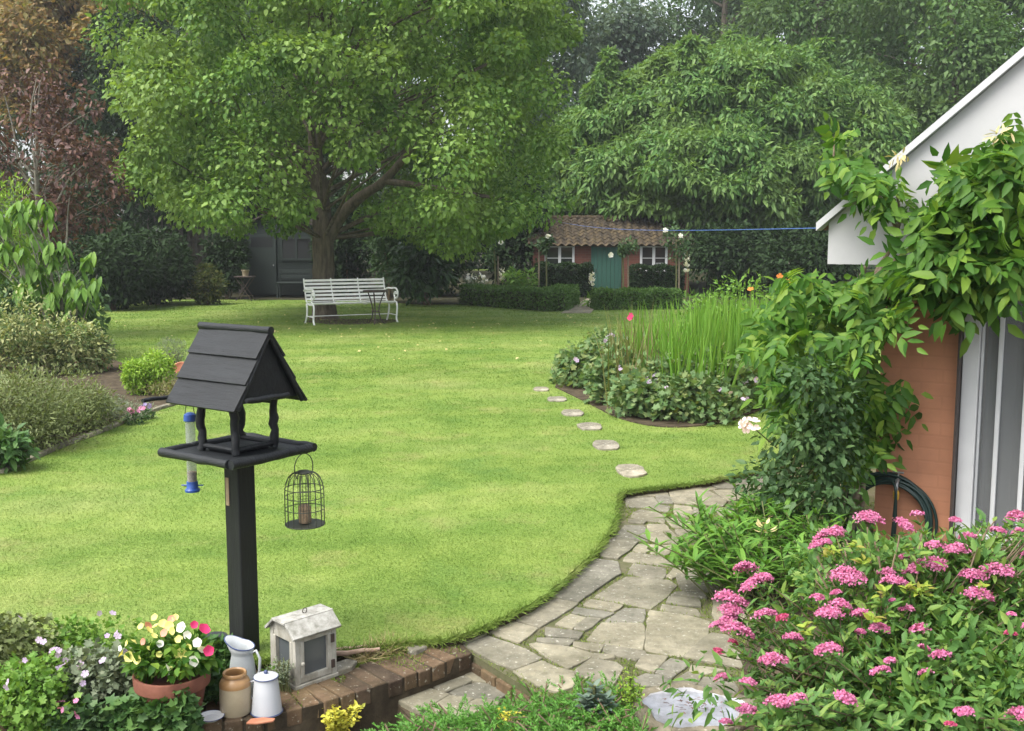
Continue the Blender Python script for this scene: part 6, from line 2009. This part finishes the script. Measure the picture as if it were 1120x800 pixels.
b = at(650, 806, -.12)
t = empty('spurge', (b.x, b.y, -.168), 'blue green spurge with whorled leaves rising out of the juniper', 'spurge')
lb = LB(); mb = MB()
top = deep(650, 750, b.y)
mb.tube([Vector((b.x, b.y, -.168)), top], .006, 6); mb.build('stem', M['twig_green'], t, smooth=True)
for dx, hh in ((0, 1), (-.035, .8), (.04, .82), (.0, .7)):
    n_ = 60; k = np.arange(n_); a = k * 2.39996; tt = k / n_
    base = np.array([b.x + dx, b.y - abs(dx) * .5, -.12]); ht = (top.z + .12) * hh
    P = base[None] + np.column_stack([np.zeros(n_), np.zeros(n_), ht * tt])
    d = np.column_stack([np.cos(a), np.sin(a), -.05 + .9 * tt ** 2])
    lb.add(T_LONG, P, d, np.column_stack([-np.cos(a) * .2, -np.sin(a) * .2, np.ones(n_)]), .066 * (1.1 - .45 * tt), .019, .2)
lb.build('leaves', M['leaf_spurge'], t)
def tuftplant(label, px, py, z, w, h, mat, n, size, name='golden_plant', T=T_LEAF, aspect=.7, stems=12):
    b = at(px, py, z)
    t = empty(name, b, label, 'plant')
    lb, mb = LB(), MB()
    for k in range(stems):
        tip = b + Vector((random.gauss(0, w * .5), random.gauss(0, w * .35), h * random.uniform(.6, 1.05)))
        mb.tube([b + Vector((random.gauss(0, .01), random.gauss(0, .01), 0)), b.lerp(tip, .6) + Vector((0, 0, .01)), tip], .0018, 5)
        n_ = n // stems; ti = .35 + .65 * rng.random((n_, 1))
        P = np.array(b) * (1 - ti) + np.array(tip) * ti + rng.normal(size=(n_, 3)) * .008
        d = rng.normal(size=(n_, 3)); d[:, 2] = abs(d[:, 2]) * .6
        lb.add(T, P, d, rng.normal(size=(n_, 3)) * .4 + [0, -.3, 1], size * (.6 + .7 * rng.random(n_)), size * aspect, .1)
    lb.build('leaves', M[mat], t); mb.build('stems', M['twig_green'], t, smooth=True)
    return t
tuftplant('clump of yellow green leaves growing at the foot of the brick wall', 364, 815, -.22, .10, .17, 'leaf_yellow', 900, .022, stems=22)
tuftplant('small yellowish orange sprig among the juniper', 556, 812, -.12, .05, .11, 'leaf_yellow', 220, .016)
tuftplant('thin stemmed plant with yellow green leaves and reddish tips beside the bird bath', 692, 800, -.10, .045, .235, 'leaf_lime', 260, .018, aspect=.5, stems=7)
t = tuftplant('sprig with orange tinted young leaves above the juniper, left of the bird bath', 684, 796, -.10, .05, .25, 'leaf_golden', 90, .013, aspect=.5, stems=5)
tuftplant('small leafy plant at the front rim of the bird bath', 712, 812, -.13, .07, .09, 'leaf_fresh', 240, .022, name='low_plant')

# ---- near-left bed: flowers, petunias, ivy -------------------------------------------------------------------
def nearbed(label, px, py, w, h, n, nf, mat='leaf_geranium', fm='petal_mauve', size=.026):
    b = at(px, py, -.03)
    t = shrub('flowering_plant', label, 'plant', b, (b.x, b.y, -.03 + h * .45), (w, w * .75, h * .62), n, size, mat, T_LOBED, .95, .05, group='flowering plants in the near left bed', lumps=18, stems=8, wood='twig_green')
    for k in range(nf):
        a = rng.random() * 6.28; rr = rng.random() ** .5
        p = Vector((b.x + w * rr * math.cos(a) * .95, b.y + w * .6 * rr * math.sin(a) - w * .15, -.03 + h * (1.05 - .4 * rr * rr) + random.uniform(0, .03)))
        blossom(t, p, fm, .010 + .005 * rng.random(), 'flower', 2 if k % 3 == 0 else 1)
nearbed('leafy plant with mauve flowers nearest the bottom left corner', 40, 792, .22, .24, 3000, 10, 'leaf_fresh', size=.02)
nearbed('leafy plant with mauve flowers left of the petunia pot', 112, 778, .20, .26, 2600, 9, 'leaf_grey', size=.022)
nearbed('taller soft green plant at the back, above the other plants of the near left bed', 100, 745, .22, .27, 3000, 4, 'leaf_fresh', size=.018)
nearbed('airy green plant at the left edge of the photo beside the lawn', 4, 758, .24, .30, 3000, 6, 'leaf_olive', size=.02)
nearbed('pink tinged low plant hanging over the wall at bottom left', 92, 800, .13, .12, 1100, 7, 'leaf_rose', 'petal_pink')
def ivy(label, px, py, w, h, n, name='ivy_plant', mat='leaf_ivy'):
    b = at(px, py, -.03)
    shrub(name, label, 'ivy', b, (b.x, b.y, -.03 + h * .4), (w, w * .6, h * .65), n, .03, mat, T_LOBED, .95, .15, lumps=14, stems=6, wood='twig_green')
ivy('ivy hugging the right foot of the petunia pot, beside the stoneware jar', 226, 768, .11, .15, 900)
ivy('ivy in front of the petunia pot at the bottom edge', 165, 800, .15, .13, 1300)
ivy('ivy creeping up the front of the petunia pot', 188, 806, .10, .17, 900)
ivy('ivy behind the enamel jug, round the foot of the bird table', 238, 735, .11, .14, 800)
tuftplant('faded heather like plant in front of the lantern', 312, 757, -.03, .05, .13, 'leaf_grey', 520, .012, name='small_plant', aspect=.4, stems=22)
tuftplant('green shoots by the handle of the enamel jug, in front of the lantern', 298, 754, -.03, .035, .10, 'leaf_fresh', 160, .018, name='small_plant', aspect=.5, stems=9)

pc = at(184, 789, 0); pc.z = -.028; pc.y += .06
t = empty('petunia_pot', pc, 'wide terracotta pot overflowing with yellow, white and pink petunias', 'flower pot')
PR, PHT = .135, .19
po = MB().lathe(pc, [(0, 0), (.090, 0), (.118, PHT * .72), (.119, PHT * .74), (.132, PHT * .75), (PR, PHT * .97), (PR * .97, PHT), (.120, PHT * .985), (.112, PHT * .8), (0, PHT * .78)], 40).build('pot', M['terracotta_pot'], t, smooth=True)
lb = LB()
for k in range(20):
    a = rng.random() * 6.28; rr = .105 * rng.random() ** .5
    p, d = puff((pc.x + rr * math.cos(a), pc.y + rr * math.sin(a), pc.z + PHT + .05 + .035 * rng.random() - rr * .2), .055, 70, .8, .1); leafy(lb, T_LEAF, p, d, .034, .55, .15)
lb.build('foliage', M['leaf_wisteria'], t)
T_TRUMP = _flower(5, .55, .98)
for px, py, mat, sz in ((199, 715, 'petal_yellow', .029), (148, 700, 'petal_yellow', .018), (168, 697, 'petal_yellow', .016), (196, 700, 'petal_yellow', .018), (206, 694, 'petal_white', .02), (152, 722, 'petal_yellow', .02), (207, 708, 'petal_yellow', .016), (176, 704, 'petal_white', .017), (158, 702, 'petal_coral', .016), (212, 684, 'petal_magenta', .018), (140, 704, 'petal_yellow', .014), (170, 676, 'petal_yellow', .017), (192, 676, 'petal_yellow', .016),  (142.5, 718, 'petal_yellow', .024), (134, 716, 'petal_yellow', .018), (187, 731, 'petal_white', .026), (214, 722, 'petal_white', .025), (217, 703, 'petal_white', .022), (223, 708, 'petal_white', .023), (227.5, 712, 'petal_magenta', .024), (222, 690, 'petal_magenta', .028), (200, 687, 'petal_white', .025), (164, 682.5, 'petal_coral', .020), (178, 683, 'petal_yellow', .020), (186, 685, 'petal_yellow', .022), (162, 691, 'petal_yellow', .020), (171, 686, 'petal_yellow', .016), (181, 693, 'petal_coral', .020), (190, 690, 'petal_yellow', .018), (174, 716, 'petal_yellow', .014), (155, 686, 'petal_yellow', .016), (188, 678, 'petal_coral', .018), (133, 709, 'petal_white', .014), (162, 710, 'petal_yellow', .012)):
    f = LB()
    dy = (py - 682) / 50
    q = deep(px, py, pc.y + .06 - .18 * dy)
    look = np.array([(px - 184) / 90 * .9 + rng.normal() * .2, -1, .75 - .3 * dy + rng.normal() * .2])
    q2 = np.array(q)
    sz *= .82; f.add(T_TRUMP, q2, rng.normal(size=3), look, sz, sz)
    fo = f.build('flower', M[mat], t, smooth=True)
    if mat in ('petal_yellow', 'petal_white') and sz > .02:
        g_ = LB(); g_.add(T_FLOWER, q2 + unit(look) * .003, rng.normal(size=3), look, sz * .32, sz * .32); g_.build('throat', M['petal_yellow' if mat == 'petal_white' else 'leaf_golden'], fo)

# dry grass on the soil strip by the sticks
lb = LB(); Pp = np.array([at(px, py, -.035) for px, py in pick([(375, 722), (430, 704), (455, 706), (430, 716), (395, 726)], 420)])
d = rng.normal(size=(420, 3)); d[:, 2] = .25 + .5 * rng.random(420)
lb.add(T_BLADE, Pp, d, rng.normal(size=(420, 3)), .05 + .06 * rng.random(420), .004, .3)
tag(lb.build('dry_grass', M['straw']), kind='stuff')

# a few fallen leaves on the grass
lb = LB(); n_ = 170
P = np.column_stack([-3.4 + rng.normal(size=n_) * 3.2, 19.5 + rng.normal(size=n_) * 2.6, np.full(n_, .032)])
P2 = np.column_stack([rng.uniform(-3, 1.2, 40), rng.uniform(5.2, 12, 40), np.full(40, .022)])
n_ = len(P)
d = rng.normal(size=(n_, 3)); d[:, 2] *= .2
lb.add(T_LEAF, P, d, rng.normal(size=(n_, 3)) * .3 + [0, 0, 1], np.where(np.arange(n_) < 170, .05, .03) * (.7 + .6 * rng.random(n_)), np.where(np.arange(n_) < 170, .04, .015), .2)
tag(lb.build('fallen_leaves', M['seed_pod']), kind='stuff')

# the garden goes on past the left side of the picture
for lab, x, Y, rx, rz, mat in (('rounded olive bush outside the left of the picture', -6.6, 8.6, .8, .8, 'leaf_olive'), ('green border bush outside the left of the picture', -8.3, 11.5, 1.1, 1.2, 'leaf_fresh'), ('dark laurel outside the left of the picture', -11.5, 14.5, 1.6, 2.0, 'leaf_laurel'), ('dark shrub by the wood, outside the left of the picture', -15, 19, 2.2, 2.6, 'leaf_dark')):
    shrub('border_shrub', lab, 'shrub', Vector((x, Y, .01)), (x, Y, rz * .6), (rx, rx * .8, rz), 5000, .05 + .02 * rx, mat, lumps=16)
backtree('tall green tree outside the left of the picture', -260, -60, 30, 130, 250, 'leaf_ash', 70, 330, .2)
backtree('second tall green tree far outside the left of the picture', -480, -60, 27, 120, 260, 'leaf_far', 70, 330, .2)

# moss and crumbs of soil along the top of the wall
lb = LB(); n_ = 5200
k_ = rng.random(n_) * L[-1]; P = []
for s_ in k_:
    p, tt = on_wall(s_); nn = Vector((tt.y, -tt.x, 0))
    if nn.y < 0: nn = -nn
    u = random.random() ** .6
    if math.sin(s_ * 9) + math.sin(s_ * 23 + 1) + u * 1.6 < .9: u = .97
    q = p + nn * (.215 * u + random.uniform(-.004, .02)); P.append((q.x, q.y, -.034))
d = rng.normal(size=(n_, 3)) * .8; d[:, 2] = .7
lb.add(T_GRASS, np.array(P), d, rng.normal(size=(n_, 3)), .006 + .012 * rng.random(n_), .005, .3)
tag(lb.build('wall_moss', M['moss']), kind='stuff')
# ---- the air: a little summer haze ------------------------------------------------------------
hm = bpy.data.materials.new('haze'); hm.use_nodes = True
hn = hm.node_tree; hn.nodes.remove(hn.nodes['Principled BSDF'])
pv = hn.nodes.new('ShaderNodeVolumePrincipled')
pv.inputs['Color'].default_value = (.90, .95, 1.0, 1)
pv.inputs['Density'].default_value = .0009
pv.inputs['Anisotropy'].default_value = .2
hn.links.new(pv.outputs[0], hn.nodes['Material Output'].inputs['Volume'])
tag(MB().box((0, 40, 12.2), (170, 110, 27)).build('haze', hm), kind='stuff')
